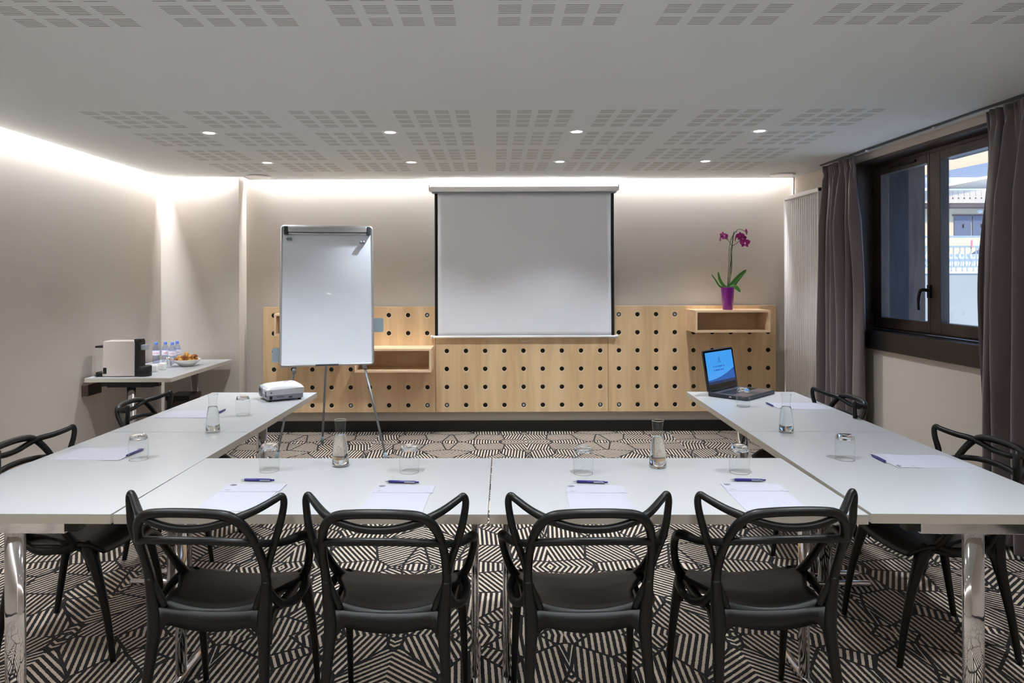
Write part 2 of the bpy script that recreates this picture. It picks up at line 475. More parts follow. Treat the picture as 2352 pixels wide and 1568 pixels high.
for (ya, yb) in ((YM+.002, 5.585), (4.135, YM-.002)):
    sb = MB(); e = .072 if ya > YM else .078
    za, zb = 1.10, 2.35
    gz0, gz1 = 1.178, 2.289
    ga, gb = (4.90, 5.485) if ya > YM else (4.20, 4.755)
    sb.box(F0-.008, F1-.01, ya, ga, za, zb, M['frame']); sb.box(F0-.008, F1-.01, gb, yb, za, zb, M['frame'])
    sb.box(F0-.008, F1-.01, ga, gb, za, gz0, M['frame']); sb.box(F0-.008, F1-.01, ga, gb, gz1, zb, M['frame'])
    so = wpart('window_sash', sb, bevel=.004)
    pn = MB(); pn.box(3.058, 3.064, ga-.005, gb+.005, gz0-.005, gz1+.005, M['pane'])
    wpart('pane', pn, so)
    if ya > YM:
        h = MB(); h.box(F0-.026, F0-.008, 4.845, 4.875, 1.345, 1.435, M['handle'])
        h.tube(smooth([(F0-.02, 4.86, 1.395), (F0-.055, 4.865, 1.402), (F0-.066, 4.885, 1.39), (F0-.066, 4.905, 1.33), (F0-.064, 4.905, 1.26)], 5), [.012]*11+[.011]*5+[.009]*5, M['handle'])
        wpart('window_handle', h, so)
        h = MB()
        for z in (1.26, 2.17): h.tube([(F0-.016, 5.592, z-.035), (F0-.016, 5.592, z+.035)], .009, M['handle'])
        wpart('hinge', h, so)
wpart('trickle_vent', MB().box(F0-.022, F0-.007, 5.02, 5.34, 2.317, 2.334, M['handle']), bevel=.003)

# ------------------------------------------------------------------ perforated plywood panels
def panel(name, label, xa, xb, cols, bolts):
    th = .022; yf = YB-.055
    z0, z1 = .199, 1.222
    rows = [1.139 - .1748*i for i in range(6)]
    root = thing(name, label, 'wall panel', ((xa+xb)/2, YB-.03, z0), 0, 'perforated plywood panels along the back wall')
    ox, oy, oz = root.location
    mb = MB()
    xs = [xa] + [(a+b)/2 for a, b in zip(cols[:-1], cols[1:])] + [xb]
    zs = [z1] + [(a+b)/2 for a, b in zip(rows[:-1], rows[1:])] + [z0]
    N = 24; R0, R1 = .0268, .0215
    for i, cx in enumerate(cols):
        for j, cz in enumerate(rows):
            L, Rr, T, B = xs[i], xs[i+1], zs[j], zs[j+1]
            pts = []
            for k in range(N):
                a = 2*PI*k/N; dx, dz = math.cos(a), math.sin(a)
                tt = min((Rr-cx)/dx if dx > 1e-6 else ((L-cx)/dx if dx < -1e-6 else 9),
                         (T-cz)/dz if dz > 1e-6 else ((B-cz)/dz if dz < -1e-6 else 9))
                pts.append([cx+dx*tt, cz+dz*tt])
            for (qx, qz) in ((Rr, T), (L, T), (L, B), (Rr, B)):
                k = min(range(N), key=lambda k: (pts[k][0]-qx)**2 + (pts[k][1]-qz)**2); pts[k] = [qx, qz]
            V = []
            for p in pts: V.append((p[0]-ox, yf-oy, p[1]-oz))
            for (R, y) in ((R0, yf), (R1, yf+.004), (R1, yf+th)):
                for k in range(N):
                    a = 2*PI*k/N; V.append((cx+R*math.cos(a)-ox, y-oy, cz+R*math.sin(a)-oz))
            q = lambda a: [(a*N+k, a*N+(k+1) % N, (a+1)*N+(k+1) % N, (a+1)*N+k) for k in range(N)]
            mb.add(V, q(0), M['ply']); mb.add(V[N:3*N], [(k, (k+1) % N, N+(k+1) % N, N+k) for k in range(N)], M['plyedge'])
            mb.add(V[2*N:], [(k, (k+1) % N, N+(k+1) % N, N+k) for k in range(N)], M['hole'])
    # edges
    X0, X1, Z0, Z1 = xa-ox, xb-ox, z0-oz, z1-oz; Y0, Y1 = yf-oy, yf+th-oy
    mb.add([(X0,Y0,Z0),(X1,Y0,Z0),(X1,Y1,Z0),(X0,Y1,Z0),(X0,Y0,Z1),(X1,Y0,Z1),(X1,Y1,Z1),(X0,Y1,Z1)],
           [(0,3,2,1),(4,5,6,7),(1,2,6,5),(3,0,4,7)], M['plyedge'])
    obj('board', mb, root)
    # dark plate added behind the holes, stands in for the shade inside them
    obj('hole_shade_board', MB().box(X0+.01, X1-.01, Y1+.001, YB-.004-oy, Z0+.03, Z1-.02, M['hole']), root)
    for (i, j) in bolts:
        bm = MB(); T = Matrix.Translation((cols[i]-ox, Y1-.012, rows[j]-oz)) @ Matrix.Rotation(PI/2, 4, 'X')
        bm.lathe([(0, .006), (.005, .006), (.006, .009), (.0125, .008), (.0135, 0), (.0135, -.013), (0, -.013)], M['alu'], 16, T)
        obj('bolt', bm, root)
    return root
panel('perforated_panel', 'pierced plywood panel behind the flip chart, leftmost of the row', -2.243, -.572, [-2.139+.186*i for i in range(9)], [(8, 0), (8, 5), (4, 5)])
panel('perforated_panel', 'pierced plywood panel under the projection screen, middle of the row', -.568, 1.100, [-.462+.186*i for i in range(9)], [(0, 5), (4, 5), (8, 5)])
panel('perforated_panel', 'pierced plywood panel behind the laptop, carrying the orchid shelf', 1.104, 2.728, [1.207+.181*i for i in range(9)], [(0, 0), (3, 0), (0, 5)])

def wallbox(label, xa, xb, z0, z1):
    yw = YB-.0555; yf = 6.475; t = .02
    r = thing('box_shelf', label, 'shelf', ((xa+xb)/2, yw, z0), 0, 'open plywood box shelves on the pierced panels')
    ox, oy, oz = r.location
    X0, X1, Y0, Y1, H = xa-ox, xb-ox, yf-oy, 0, z1-z0
    obj('top_board', MB().box(X0, X1, Y0, Y1, H-t, H, M['shelf']), r, bevel=.001)
    obj('bottom_board', MB().box(X0, X1, Y0, Y1, 0, t, M['shelf']), r, bevel=.001)
    obj('side_board', MB().box(X0, X0+t, Y0, Y1, t, H-t, M['shelf']), r, bevel=.001)
    obj('side_board', MB().box(X1-t, X1, Y0, Y1, t, H-t, M['shelf']), r, bevel=.001)
    obj('back_board', MB().box(X0+t, X1-t, Y1-.012, Y1, t, H-t, M['shelf']), r)
    return r
wallbox('open plywood box shelf carrying the purple potted orchid', 1.858, 2.552, .984, 1.190)
wallbox('empty plywood box shelf hung low between flip chart and screen', -1.293, -.584, .626, .845)
wallbox('plywood box shelf mostly hidden behind the left edge of the flip chart', -2.036, -1.335, .965, 1.172)

# ------------------------------------------------------------------ projection screen
r = thing('projection_screen', 'large pull-down projection screen with black side borders on the back wall', 'projection screen', (.288, YB-.09, .93))
ox, oy, oz = r.location
sx0, sx1 = -.573, 1.158
zt, zb = 2.315, .935
def sf(u, v):
    x = sx0 + (sx1-sx0)*u; z = zb+(zt-zb)*v
    return (x-ox, .006*math.sin(u*7+1.3*v)*math.sin(v*3)+.003*math.sin(u*17-4*v), z-oz)
f1 = MB(); f1.grid(lambda u, v: sf(.017+.966*u, v), 40, 30, M['screen']); obj('screen_fabric', f1, r, solid=.001)
for (a, bb) in ((0, .017), (.983, 1.0)):
    f2 = MB(); f2.grid(lambda u, v: sf(a+(bb-a)*u, v), 3, 30, M['blackmatte']); obj('black_border', f2, r, solid=.001)
b = MB(); b.box(-.90, .905, -.035, .055, 2.325-oz, 2.375-oz, M['whiteenamel']); b.box(-.885, .89, -.028, .055, 2.312-oz, 2.3245-oz, M['midgrey'])
obj('housing', b, r, bevel=.008)
for sx in (-.915, .905):
    obj('end_cap', MB().box(sx, sx+.012, -.038, .086, 2.335-oz, 2.392-oz, M['whiteenamel']), r, bevel=.003)
obj('bottom_bar', MB().tube([(-.882, 0, 0), (.882, 0, 0)], .012, M['whiteenamel'], 12), r)
for sx in (-.89, .89): obj('bar_cap', MB().tube([(sx-.01, 0, 0), (sx+.01, 0, 0)], .017, M['white'], 12), r)
rg = MB(); rg.tube([(.01+.045*math.cos(a), -.005, -.018+.03*math.sin(a)) for a in [PI*.95+PI*1.1*i/16 for i in range(17)]], .0028, M['midgrey'], 6)
obj('pull_ring', rg, r)

# ------------------------------------------------------------------ flip chart
r = thing('flip_chart', 'white dry-erase flip chart easel on three grey legs, left of the screen', 'flip chart', (-1.33, 5.95, 0))
ox, oy = -1.33, 5.95
# board frame local: origin at board bottom centre
bd = bpy.data.objects.new('writing_board', None)
ang = math.radians(9)
BW, BH = .73, 1.14
bdM = Matrix.Translation((-1.340-ox, 5.62-oy, .800)) @ Matrix.Rotation(math.radians(12), 4, 'Z') @ Matrix.Rotation(-ang, 4, 'X')
def rrect(x0, x1, z0, z1, r, n=6):
    p = []
    for (cx, cz, a0) in ((x1-r, z1-r, 0), (x0+r, z1-r, 90), (x0+r, z0+r, 180), (x1-r, z0+r, 270)):
        for k in range(n+1):
            a = math.radians(a0+90*k/n); p.append((cx+r*math.cos(a), cz+r*math.sin(a)))
    return p
RX = Matrix.Rotation(PI/2, 4, 'X')     # lays an (x, z) outline upright, extruded towards the viewer
m = MB(); m.prism(rrect(-BW/2+.012, BW/2-.012, .012, BH-.012, .012), 0, .012, M['board'], bdM @ RX)
board = obj('writing_board', m, r)
m = MB()
for seg_ in (0,):
    path = rrect(-BW/2+.004, BW/2-.004, .004, BH-.004, .022)
    path.append(path[0])
    m.tube([(p[0], -.007, p[1]) for p in path], .0105, M['alu'], 8, bdM, caps=False)
obj('board_frame', m, r)
m = MB(); m.box(-BW/2+.055, BW/2-.045, -.05, -.012, BH-.06, BH-.012, M['alu'], bdM); m.box(-BW/2+.055, BW/2-.045, -.046, -.012, BH-.078, BH-.063, M['alu'], bdM)
clamp = obj('paper_clamp', m, r, bevel=.006)
for a in (-BW/2+.022, BW/2-.048):
    obj('clamp_end', MB().box(a, a+.032, -.052, -.012, BH-.08, BH-.012, M['darkgrey'], bdM), clamp, bevel=.006)
for (a, z) in ((-.30, 1.025), (.28, 1.0)):
    k = MB()
    for dx in (-.011, .011): k.lathe([(0, .03), (.010, .03), (.012, .026), (.009, .012), (.009, 0)], M['steel'], 14, bdM @ Matrix.Translation((a+dx, -.012, z)) @ RX)
    obj('paper_hook', k, r)
m = MB(); m.box(-.09, .09, -.04, -.012, -.004, .008, M['darkgrey'], bdM); obj('pen_tray', m, r, bevel=.003)
m = MB(); m.prism(rrect(BW/2+.004, BW/2+.085, .26, .375, .012), -.022, -.012, M['paddle'], bdM @ RX)
obj('side_arm', m, r)
m = MB(); m.prism(rrect(-BW/2-.062, -BW/2-.004, .035, .15, .012), -.022, -.012, M['paddle'], bdM @ RX)
obj('side_arm', m, r)
def easel_leg(top, mid, foot):
    o = obj('leg', MB().tube([top, mid], .0125, M['steel'], 12).tube([mid, foot], .0095, M['steel'], 12), r)
    d = (Vector(mid)-Vector(top)).normalized()
    obj('leg_clamp', MB().tube([Vector(mid)-d*.02, Vector(mid)+d*.012], .018, M['midgrey'], 12), o)
    d = (Vector(foot)-Vector(mid)).normalized()
    obj('rubber_foot', MB().tube([Vector(foot)-d*.07, Vector(foot)], [.013, .017], M['paddle'], 12), o)
def L(x, y, z): return (x-ox, y-oy, z)
easel_leg(L(-1.25, 5.88, 1.55), L(-1.055, 5.70, .775), L(-.878, 5.70, .012))
easel_leg(L(-1.50, 5.88, 1.55), L(-1.63, 5.70, .74), L(-1.79, 5.74, .012))
easel_leg(L(-1.38, 5.90, 1.58), L(-1.44, 6.05, 1.0), L(-1.555, 6.32, .012))
m = MB(); m.box(-1.54-ox, -1.22-ox, 5.86-oy, 5.91-oy, 1.52, 1.60, M['darkgrey']); obj('pivot_bracket', m, r, bevel=.006)

# ------------------------------------------------------------------ radiator
r = thing('radiator', 'tall white fluted vertical radiator on the right wall beside the curtain', 'radiator', (2.86, 6.38, .28))
W2, HH = .355, 1.985
m = MB(); m.box(-.040, -.012, -W2, W2, 0, HH, M['radiator']); obj('radiator_body', m, r, bevel=.01)
m = MB()
nf = 16
for i in range(nf):
    y = -W2+.03 + (2*W2-.06)*i/(nf-1)
    m.tube([(-.056, y, .03), (-.056, y, HH-.045)], .0145, M['radiator'], 10)
fl = obj('fluted_front', m, r)
m = MB(); 
for (ya, yb, za, zb) in ((-W2, W2, HH-.035, HH), (-W2, W2, 0, .03), (-W2, -W2+.014, 0, HH), (W2-.014, W2, 0, HH)): m.box(-.074, -.035, ya, yb, za, zb, M['radiator'])
obj('rim', m, r, bevel=.005)
m = MB(); m.tube([(.0, .30, HH), (.0, .30, 2.168)], .007, M['radiator'], 8)
obj('feed_pipe', m, r)
for ya in (-.25, .2):
    for za in (.3, 1.6): obj('wall_bracket', MB().box(-.012, .048, ya, ya+.05, za, za+.06, M['radiator']), r)

# ------------------------------------------------------------------ curtains and rail
def curtain(label, y_top0, y_top1, y_bot0, y_bot1, folds, seed):
    rd = random.Random(seed)
    ph = [rd.uniform(0, 6.28) for _ in range(4)]
    root = thing('curtain', label, 'curtain', (2.80, (y_bot0+y_bot1)/2, .02), 0, 'taupe satin curtains at the window')
    cy = root.location[1]
    ztop, zbot, hz = 2.425, .03, .09
    def fn(u, v):
        z = zbot + (ztop-zbot)*v
        k = min(1, max(0, (1-v)/.45)); k = k*k*(3-2*k)
        a0 = y_top0 + (y_bot0-y_top0)*k; a1 = y_top1 + (y_bot1-y_top1)*k
        uw = u + .018*math.sin(2*PI*u*3+ph[0]) + .01*math.sin(v*5+ph[1]+u*8)
        y = a0 + (a1-a0)*u
        dz = ztop - z
        amp = .012 + .042*min(1, dz/.5)
        x = amp*math.sin(2*PI*folds*uw+ph[2]) + .35*amp*math.sin(2*PI*folds*1.7*uw+ph[3]+v*1.2)
        y += .30*amp*math.cos(2*PI*folds*uw+ph[2])
        if dz < hz*2.2:
            g2 = 1 - dz/(hz*2.2)
            x += g2*.016*math.sin(2*PI*folds*3.1*u+ph[1])
            x *= (1 - .55*math.exp(-((dz-hz)/.018)**2))
        x += .006*math.sin(9*v+ph[0]+u*20)
        return (x, y-cy, z-.02)
    m = MB(); m.grid(fn, 180, 60, M['curtain'])
    o = obj('drape', m, root, solid=.003)
    m = MB(); m.grid(lambda u, v: (fn(u, .957)[0]-.0, fn(u, .957)[1], 2.315+.013*v) , 180, 2, M['curtain'])
    return root
curtain('gathered taupe satin curtain hanging between the radiator and the window', 5.42, 5.92, 5.32, 5.955, 5.5, 3)
curtain('gathered taupe satin curtain covering the near side of the window, cut by the photo edge', 3.16, 3.985, 3.05, 4.06, 7.5, 11)
r = thing('curtain_rail', 'thin white curtain track on the ceiling above the window', 'curtain rail', (2.80, 4.5, ZC))
obj('track', MB().box(-.009, .009, -1.6, 1.5, -.012, 0, M['darkgrey']), r)
for y in (-.05, .75):
    obj('glider', MB().box(-.012, .012, y-.012, y+.012, -.026, -.012, M['white']), r, bevel=.002)

# ------------------------------------------------------------------ ceiling lights and discs
def make_downlight():
    r = thing('downlight', 'x', 'ceiling light')
    obj('trim_ring', MB().lathe([(.034, -.001), (.036, -.005), (.052, -.004), (.056, 0), (.034, .0)], M['whiteenamel'], 32), r)
    obj('lamp_lens', MB().lathe([(0, -.003), (.034, -.003)], M['lens'], 24), r)
    l = bpy.data.lights.new('downlight_bulb', 'SPOT'); l.energy = 34; l.spot_size = math.radians(106); l.spot_blend = .75
    l.shadow_soft_size = .03; l.color = (0.90, .955, 1.0)
    lo = bpy.data.objects.new('downlight_bulb', l); COL.objects.link(lo); lo.parent = r; lo.location = (0, 0, -.012)
    return r
dl = make_downlight()
xsn = [(-1.868, 'leftmost'), (-.68, 'second from the left'), (.545, 'third from the left'), (1.745, 'rightmost')]
first = True
for (y, row) in ((4.60, 'nearer ceiling row'), (5.78, 'ceiling row by the back wall')):
    for (x, n) in xsn:
        lab = 'round recessed spotlight, %s in the %s' % (n, row)
        if first:
            dl.location = (x, y, ZC); dl['label'] = lab; dl['group'] = 'recessed ceiling spotlights'; first = False
        else: dup(dl, (x, y, ZC), 0, lab)
for (y, row) in ((2.2, 'first row over the camera side'), (.9, 'second row over the camera side'), (-.6, 'last row over the camera side')):  # unseen rows, added to light the tables and the near room
    for (x, n) in xsn:
        dup(dl, (x, y, ZC), 0, 'added ceiling spotlight, %s in the %s' % (n, row))
def disc(x, y, lab):
    r = thing('ceiling_vent', lab, 'ceiling vent', (x, y, ZC), 0, 'round white ceiling discs')
    obj('cover', MB().lathe([(.095, 0), (.112, -.004), (.112, -.010), (.095, -.016), (.07, -.013), (0, -.013)], M['whiteenamel'], 40), r)
disc(-2.20, 6.55, 'flat round white ceiling disc at the left, above the flip chart corner')
disc(2.70, 6.55, 'flat round white ceiling disc at the right, above the radiator')

# ------------------------------------------------------------------ tables
def make_table(Lx, Wy, blackbar=False):
    r = thing('conference_table', 'x', 'table')
    H = .74
    m = MB(); m.box(-Lx/2, Lx/2, -Wy/2, Wy/2, H-.002, H, M['laminate']); m.box(-Lx/2, Lx/2, -Wy/2, Wy/2, H-.031, H-.002, M['edge'])
    obj('tabletop', m, r)
    for s in (-1, 1):
        x = s*(Lx/2-.055)
        m = MB(); prof = []
        for k in range(24):
            a = 2*PI*k/24; prof.append((x+.0135*math.cos(a), .035*math.copysign(abs(math.sin(a))**.7, math.sin(a))))
        m.prism(prof, .028, H-.076, M['chrome'])
        lo = obj('leg', m, r)
        for p in lo.data.polygons: p.use_smooth = len(p.vertices) == 4
        obj('foot_bar', MB().tube([(x, -.215, .026), (x, -.205, .026), (x, .205, .026), (x, .215, .026)], [.010, .0165, .0165, .010], M['chrome'], 14), lo)
        m = MB(); m.box(x-.02, x+.02, -.178, .178, H-.076, H-.0315, M['black'] if blackbar else M['chrome'])
        obj('cross_bar', m, r, bevel=.002)
        for t2 in (-1, 1):
            obj('bar_end', MB().box(x-.022, x+.022, min(t2*.178, t2*.222), max(t2*.178, t2*.222), H-.068, H-.0315, M['black']), r)
    return r
def rotv(x, y, a): return (x*math.cos(a)-y*math.sin(a), x*math.sin(a)+y*math.cos(a))
tg_ = 'white tables set in a U'
af = math.radians(-.7)
t1 = make_table(1.198, .70)
def put(t, x, y, a, lab, first=False):
    if first:
        t.location = (x, y, 0); t.rotation_euler = (0, 0, a); t['label'] = lab; t['group'] = tg_; return t
    return dup(t, (x, y, 0), a, lab, tg_)
ox, oy = -1.222, 2.243
def fp(u, v): dx, dy = rotv(u, v, af); return ox+dx, oy+dy
x, y = fp(.600, .35); put(t1, x, y, af, 'white meeting table at the front, left of the centre seam, behind two black chairs', True)
x, y = fp(1.803, .35); put(t1, x, y, af, 'white meeting table at the front, right of the centre seam, behind two black chairs')
al = math.radians(90-1.3); ar = math.radians(90-1.7)
def lp(u): dx, dy = rotv(u, 0, al); return -1.580+dx, 2.250+dy
def rp(u): dx, dy = rotv(u, 0, ar); return 1.545+dx, 2.212+dy
x, y = lp(.600); put(t1, x, y, al, 'white meeting table of the left wing, nearest the camera')
x, y = lp(1.803); put(t1, x, y, al, 'white meeting table of the left wing carrying the projector')
x, y = rp(.600); put(t1, x, y, ar, 'white meeting table of the right wing, nearest the camera')
x, y = rp(1.803); put(t1, x, y, ar, 'white meeting table of the right wing carrying the laptop')
ts = make_table(1.25, .66, True)
ts.name = 'side_table'
ts.location = (-2.80, 5.975, 0); ts.rotation_euler = (0, 0, math.radians(90)); ts['label'] = 'white side table against the left wall holding the coffee machine'
TZ = .74

# ------------------------------------------------------------------ chairs
def make_chair():
    r = thing('stacking_chair', 'x', 'chair')
    P = M['blackplastic']
    # seat shell
    hw = [.150, .152, .162, .186, .214, .222, .220, .205]
    zz = [.466, .463, .460, .458, .458, .457, .448, .418]
    def lerp(t, a):
        q = t*(len(a)-1); i = min(int(q), len(a)-2); q -= i; q = q*q*(3-2*q) if False else q
        return a[i]*(1-q)+a[i+1]*q
    def top(u, v):
        uu = 2*u-1
        rim = .014*uu*uu - .012*(1-uu*uu)*(1-.5*v)
        return (lerp(v, hw)*uu, -.178+.36*v, lerp(v, zz)+rim)
    m = MB(); nu, nv = 21, 22
    T = [[top(i/(nu-1), j/(nv-1)) for i in range(nu)] for j in range(nv)]
    def bot(i, j):
        x, y, z = T[j][i]; uu = 2*i/(nu-1)-1; vv = j/(nv-1)
        d = .016 + .040*(1-uu**4)*(1-(2*vv-1)**4)
        if vv < .25: d = max(d, (.030*(1-uu*uu)+.040)*(1-vv/.25)+d*(vv/.25))
        return (x*.97, y+(.004 if vv < .5 else -.004), z-d)
    V = [T[j][i] for j in range(nv) for i in range(nu)] + [bot(i, j) for j in range(nv) for i in range(nu)]
    K = nu*nv; F = []
    for j in range(nv-1):
        for i in range(nu-1):
            a = j*nu+i; F.append((a, a+1, a+nu+1, a+nu)); F.append((K+a, K+a+nu, K+a+nu+1, K+a+1))
    per = [(0, i) for i in range(nu)] + [(j, nu-1) for j in range(1, nv)] + [(nv-1, i) for i in range(nu-2, -1, -1)] + [(j, 0) for j in range(nv-2, 0, -1)]
    idx = [j*nu+i for j, i in per]
    for a, b2 in zip(idx, idx[1:]+idx[:1]): F.append((b2, a, K+a, K+b2))
    m.add(V, F, P, True)
    # aprons that sweep from the seat rim down into the legs
    def apron(A, B, zt_, zc, thick):
        A, B = Vector(A), Vector(B); dr = (B-A).normalized(); nn = Vector((dr.y, -dr.x, 0))
        VV = []; N_ = 25
        for i in range(N_):
            t = i/(N_-1); e = abs(2*t-1)
            p = A.lerp(B, t); zt2 = zt_(t)
            zb2 = zc + .018*min(1, e/.7)**2 - .085*max(0, (e-.70)/.30)**2
            for (o_, z_) in ((1, zt2), (1, zb2), (0, zb2), (0, zt2)): VV.append((p.x+nn.x*thick*(o_-.5), p.y+nn.y*thick*(o_-.5), z_))
        FF = [(i*4+k, i*4+(k+1) % 4, i*4+4+(k+1) % 4, i*4+4+k) for i in range(N_-1) for k in range(4)] + [(3, 2, 1, 0), tuple((N_-1)*4+k for k in range(4))]
        m.add(VV, FF, P, True)
    apron((-.182, -.183, 0), (.182, -.183, 0), lambda t: .464-.012*(1-(2*t-1)**2) if abs(2*t-1) < .8 else .462, .392, .016)
    for s_ in (-1, 1):
        a_, b_ = ((.186, -.165, 0), (.196, .12, 0)) if s_ > 0 else ((-.196, .12, 0), (-.186, -.165, 0))
        apron(a_, b_, lambda t: .446, .412, .014)
    obj('seat', m, r, bevel=.0)
    for s in (-1, 1):
        q = smooth([(.193, -.252, 0, .0125), (.190, -.222, .18, .016), (.180, -.192, .34, .021), (.176, -.182, .42, .026), (.182, -.184, .49, .023), (.188, -.192, .56, .017)], 5)
        obj('leg', MB().tube([(s*p[0], p[1], p[2]) for p in q], [p[3] for p in q], P, 12, squash=.85), r)
        q = smooth([(.212, .222, 0, .0115), (.209, .195, .18, .015), (.203, .155, .34, .020), (.196, .125, .42, .026), (.190, .10, .455, .018)], 5)
        obj('leg', MB().tube([(s*p[0], p[1], p[2]) for p in q], [p[3] for p in q], P, 12, squash=.85), r)
    # arch of the back, rising from both rear legs
    h = [(.182, -.184, .49, .018), (.188, -.196, .57, .0145), (.186, -.232, .65, .0135), (.176, -.272, .72, .0135), (.158, -.302, .768, .0145), (.125, -.318, .797, .0145), (.07, -.325, .806, .014), (0, -.327, .808, .014)]
    h2 = h + [(-p[0], p[1], p[2], p[3]) for p in h[-2::-1]]
    q = smooth(h2, 5); obj('back_arch', MB().tube([p[:3] for p in q], [p[3] for p in q], P, 12), r)
    # winged loop: dips behind the arch, climbs to two pointed ears and comes down to the arms
    h = [(.186, -.190, .56, .013), (.196, -.198, .61, .0125), (.215, -.208, .665, .012), (.234, -.212, .725, .012), (.244, -.204, .772, .0115), (.2475, -.202, .808, .0110), (.2405, -.206, .8245, .0105), (.226, -.216, .817, .0110), (.188, -.260, .800, .012), (.150, -.302, .790, .0125), (.10, -.320, .775, .012), (.05, -.325, .764, .012), (0, -.327, .761, .012)]
    h2 = h + [(-p[0], p[1], p[2], p[3]) for p in h[-2::-1]]
    q = smooth(h2, 5); obj('back_loop', MB().tube([p[:3] for p in q], [p[3] for p in q], P, 12), r)
    # rail: crosses the back low down and wraps round as both armrests
    h = [(.208, .075, .458, .016), (.228, .062, .490, .015), (.244, .040, .535, .013), (.256, .010, .585, .013), (.262, -.030, .632, .014), (.262, -.075, .656, .016), (.250, -.120, .664, .014), (.232, -.165, .668, .012), (.212, -.215, .682, .0115), (.180, -.262, .700, .012), (.12, -.290, .712, .012), (.06, -.300, .717, .012), (0, -.303, .718, .012)]
    h2 = h + [(-p[0], p[1], p[2], p[3]) for p in h[-2::-1]]
    q = smooth(h2, 5); obj('arm_rail', MB().tube([p[:3] for p in q], [p[3] for p in q], P, 12), r)
    for s in (-1, 1):
        q = smooth([(.216, .075, .464, .014), (.232, .035, .448, .014), (.232, -.02, .436, .013), (.222, -.075, .438, .013), (.204, -.125, .460, .013), (.190, -.165, .505, .013), (.187, -.188, .55, .012)], 5)
        obj('side_brace', MB().tube([(s*p[0], p[1], p[2]) for p in q], [p[3] for p in q], P, 10), r)
        q = smooth([(.187, -.190, .560, .012), (.176, -.186, .53, .012), (.160, -.182, .495, .012), (.148, -.176, .462, .012)], 5)
        obj('side_brace', MB().tube([(s*p[0], p[1], p[2]) for p in q], [p[3] for p in q], P, 10), r)
    return r
ch = make_chair()
cg = 'black stacking chairs round the U of tables'
def pc(x, y, rz, lab, first=False):
    if first:
        ch.location = (x, y, 0); ch.rotation_euler = (0, 0, rz); ch['label'] = lab; ch['group'] = cg
    else: dup(ch, (x, y, 0), rz, lab, cg)
pc(-.882, 2.375, math.radians(-4), 'black looped-back chair seen from behind, leftmost of the four in front', True)
pc(-.330, 2.36, math.radians(-2), 'black looped-back chair seen from behind, second from left of the front four')
pc(.285, 2.36, math.radians(1), 'black looped-back chair seen from behind, third from left of the front four')
pc(.860, 2.37, math.radians(3), 'black looped-back chair seen from behind, rightmost of the four in front')
pc(-1.715, 2.95, math.radians(-90), 'black looped-back chair on the left side, cut by the left photo edge')
pc(-1.72, 3.92, math.radians(-90), 'black looped-back chair on the left side, between table and coffee corner')
pc(1.765, 2.89, math.radians(90), 'black looped-back chair on the right side, in front of the near curtain')
pc(1.71, 3.97, math.radians(90), 'black looped-back chair on the right side, in front of the far curtain')

# ------------------------------------------------------------------ tumblers and carafes
def make_tumbler():
    r = thing('tumbler', 'x', 'glass')
    out = [(.0355, 0), (.0365, .004), (.0382, .03), (.0388, .055), (.0378, .075), (.0345, .088), (.029, .096), (.023, .0995)]
    q = smooth(out, 4)
    m = MB(); m.lathe(q, M['shell'], 40)
    obj('glass_wall', m, r)
    m = MB(); m.lathe([(0, .084), (.026, .083), (.033, .079), (.0352, .082), (.0335, .0885), (.0285, .0957), (.023, .099), (.016, .0985), (0, .0975)], M['base'], 40)
    obj('thick_base', m, r)
    m = MB(); m.tube([(.0357*math.cos(2*PI*k/40), .0357*math.sin(2*PI*k/40), .0012) for k in range(41)], .0011, M['base'], 6, caps=False)
    obj('rim', m, r)
    return r
tm = make_tumbler(); tm.scale = (1, 1, 1.07)
gl = [(-1.397, 3.89, 'beside the projector'), (-1.487, 2.926, 'beside the pen on the near left table'), (-.883, 2.746, 'behind the leftmost front notepad'), (-.332, 2.72, 'behind the second front notepad from the left'),
      (.340, 2.693, 'behind the third front notepad from the left'), (.941, 2.698, 'behind the rightmost front notepad'), (1.442, 2.886, 'on the near right table'), (1.455, 4.102, 'in front of the laptop')]
for i, (x, y, w_) in enumerate(gl):
    lab = 'clear tumbler standing upside down ' + w_
    if i == 0: tm.location = (x, y, TZ); tm['label'] = lab; tm['group'] = 'upturned tumblers on the tables'
    else: dup(tm, (x, y, TZ), .3*i, lab)
def make_carafe():
    r = thing('carafe', 'x', 'carafe')
    out = [(.0, .0), (.030, .0), (.0335, .003), (.0345, .012), (.0325, .045), (.0285, .085), (.0235, .115), (.0195, .132), (.0190, .142), (.0205, .160), (.0235, .186)]
    q = smooth(out[1:], 4)
    m = MB(); m.lathe([(0, 0)] + [tuple(p) for p in q], M['shell'], 40)
    obj('glass_wall', m, r)
    m = MB(); m.lathe([(0, .001), (.0295, .001), (.033, .004), (.0335, .010), (.030, .011), (0, .009)], M['shell'], 40)
    obj('thick_base', m, r)
    m = MB(); m.lathe([(0, .0115), (.0325, .0125), (.0318, .045), (.0278, .085), (.0225, .117), (.0205, .1255), (0, .1255)], M['water'], 40)
    obj('water', m, r)
    m = MB(); m.tube([(.0235*math.cos(2*PI*k/40), .0235*math.sin(2*PI*k/40), .186) for k in range(41)], .0010, M['base'], 6, caps=False)
    obj('rim', m, r)
    return r
cf = make_carafe()
for i, (x, y, w_) in enumerate([(-1.386, 3.448, 'on the left wing of tables'), (-.619, 2.812, 'on the front table left of the centre seam'), (.646, 2.777, 'on the front table right of the centre seam'), (1.412, 3.394, 'on the right wing of tables')]):
    lab = 'slender glass water carafe ' + w_
    if i == 0: cf.location = (x, y, TZ); cf['label'] = lab; cf['group'] = 'water carafes on the tables'
    else: dup(cf, (x, y, TZ), 0, lab)

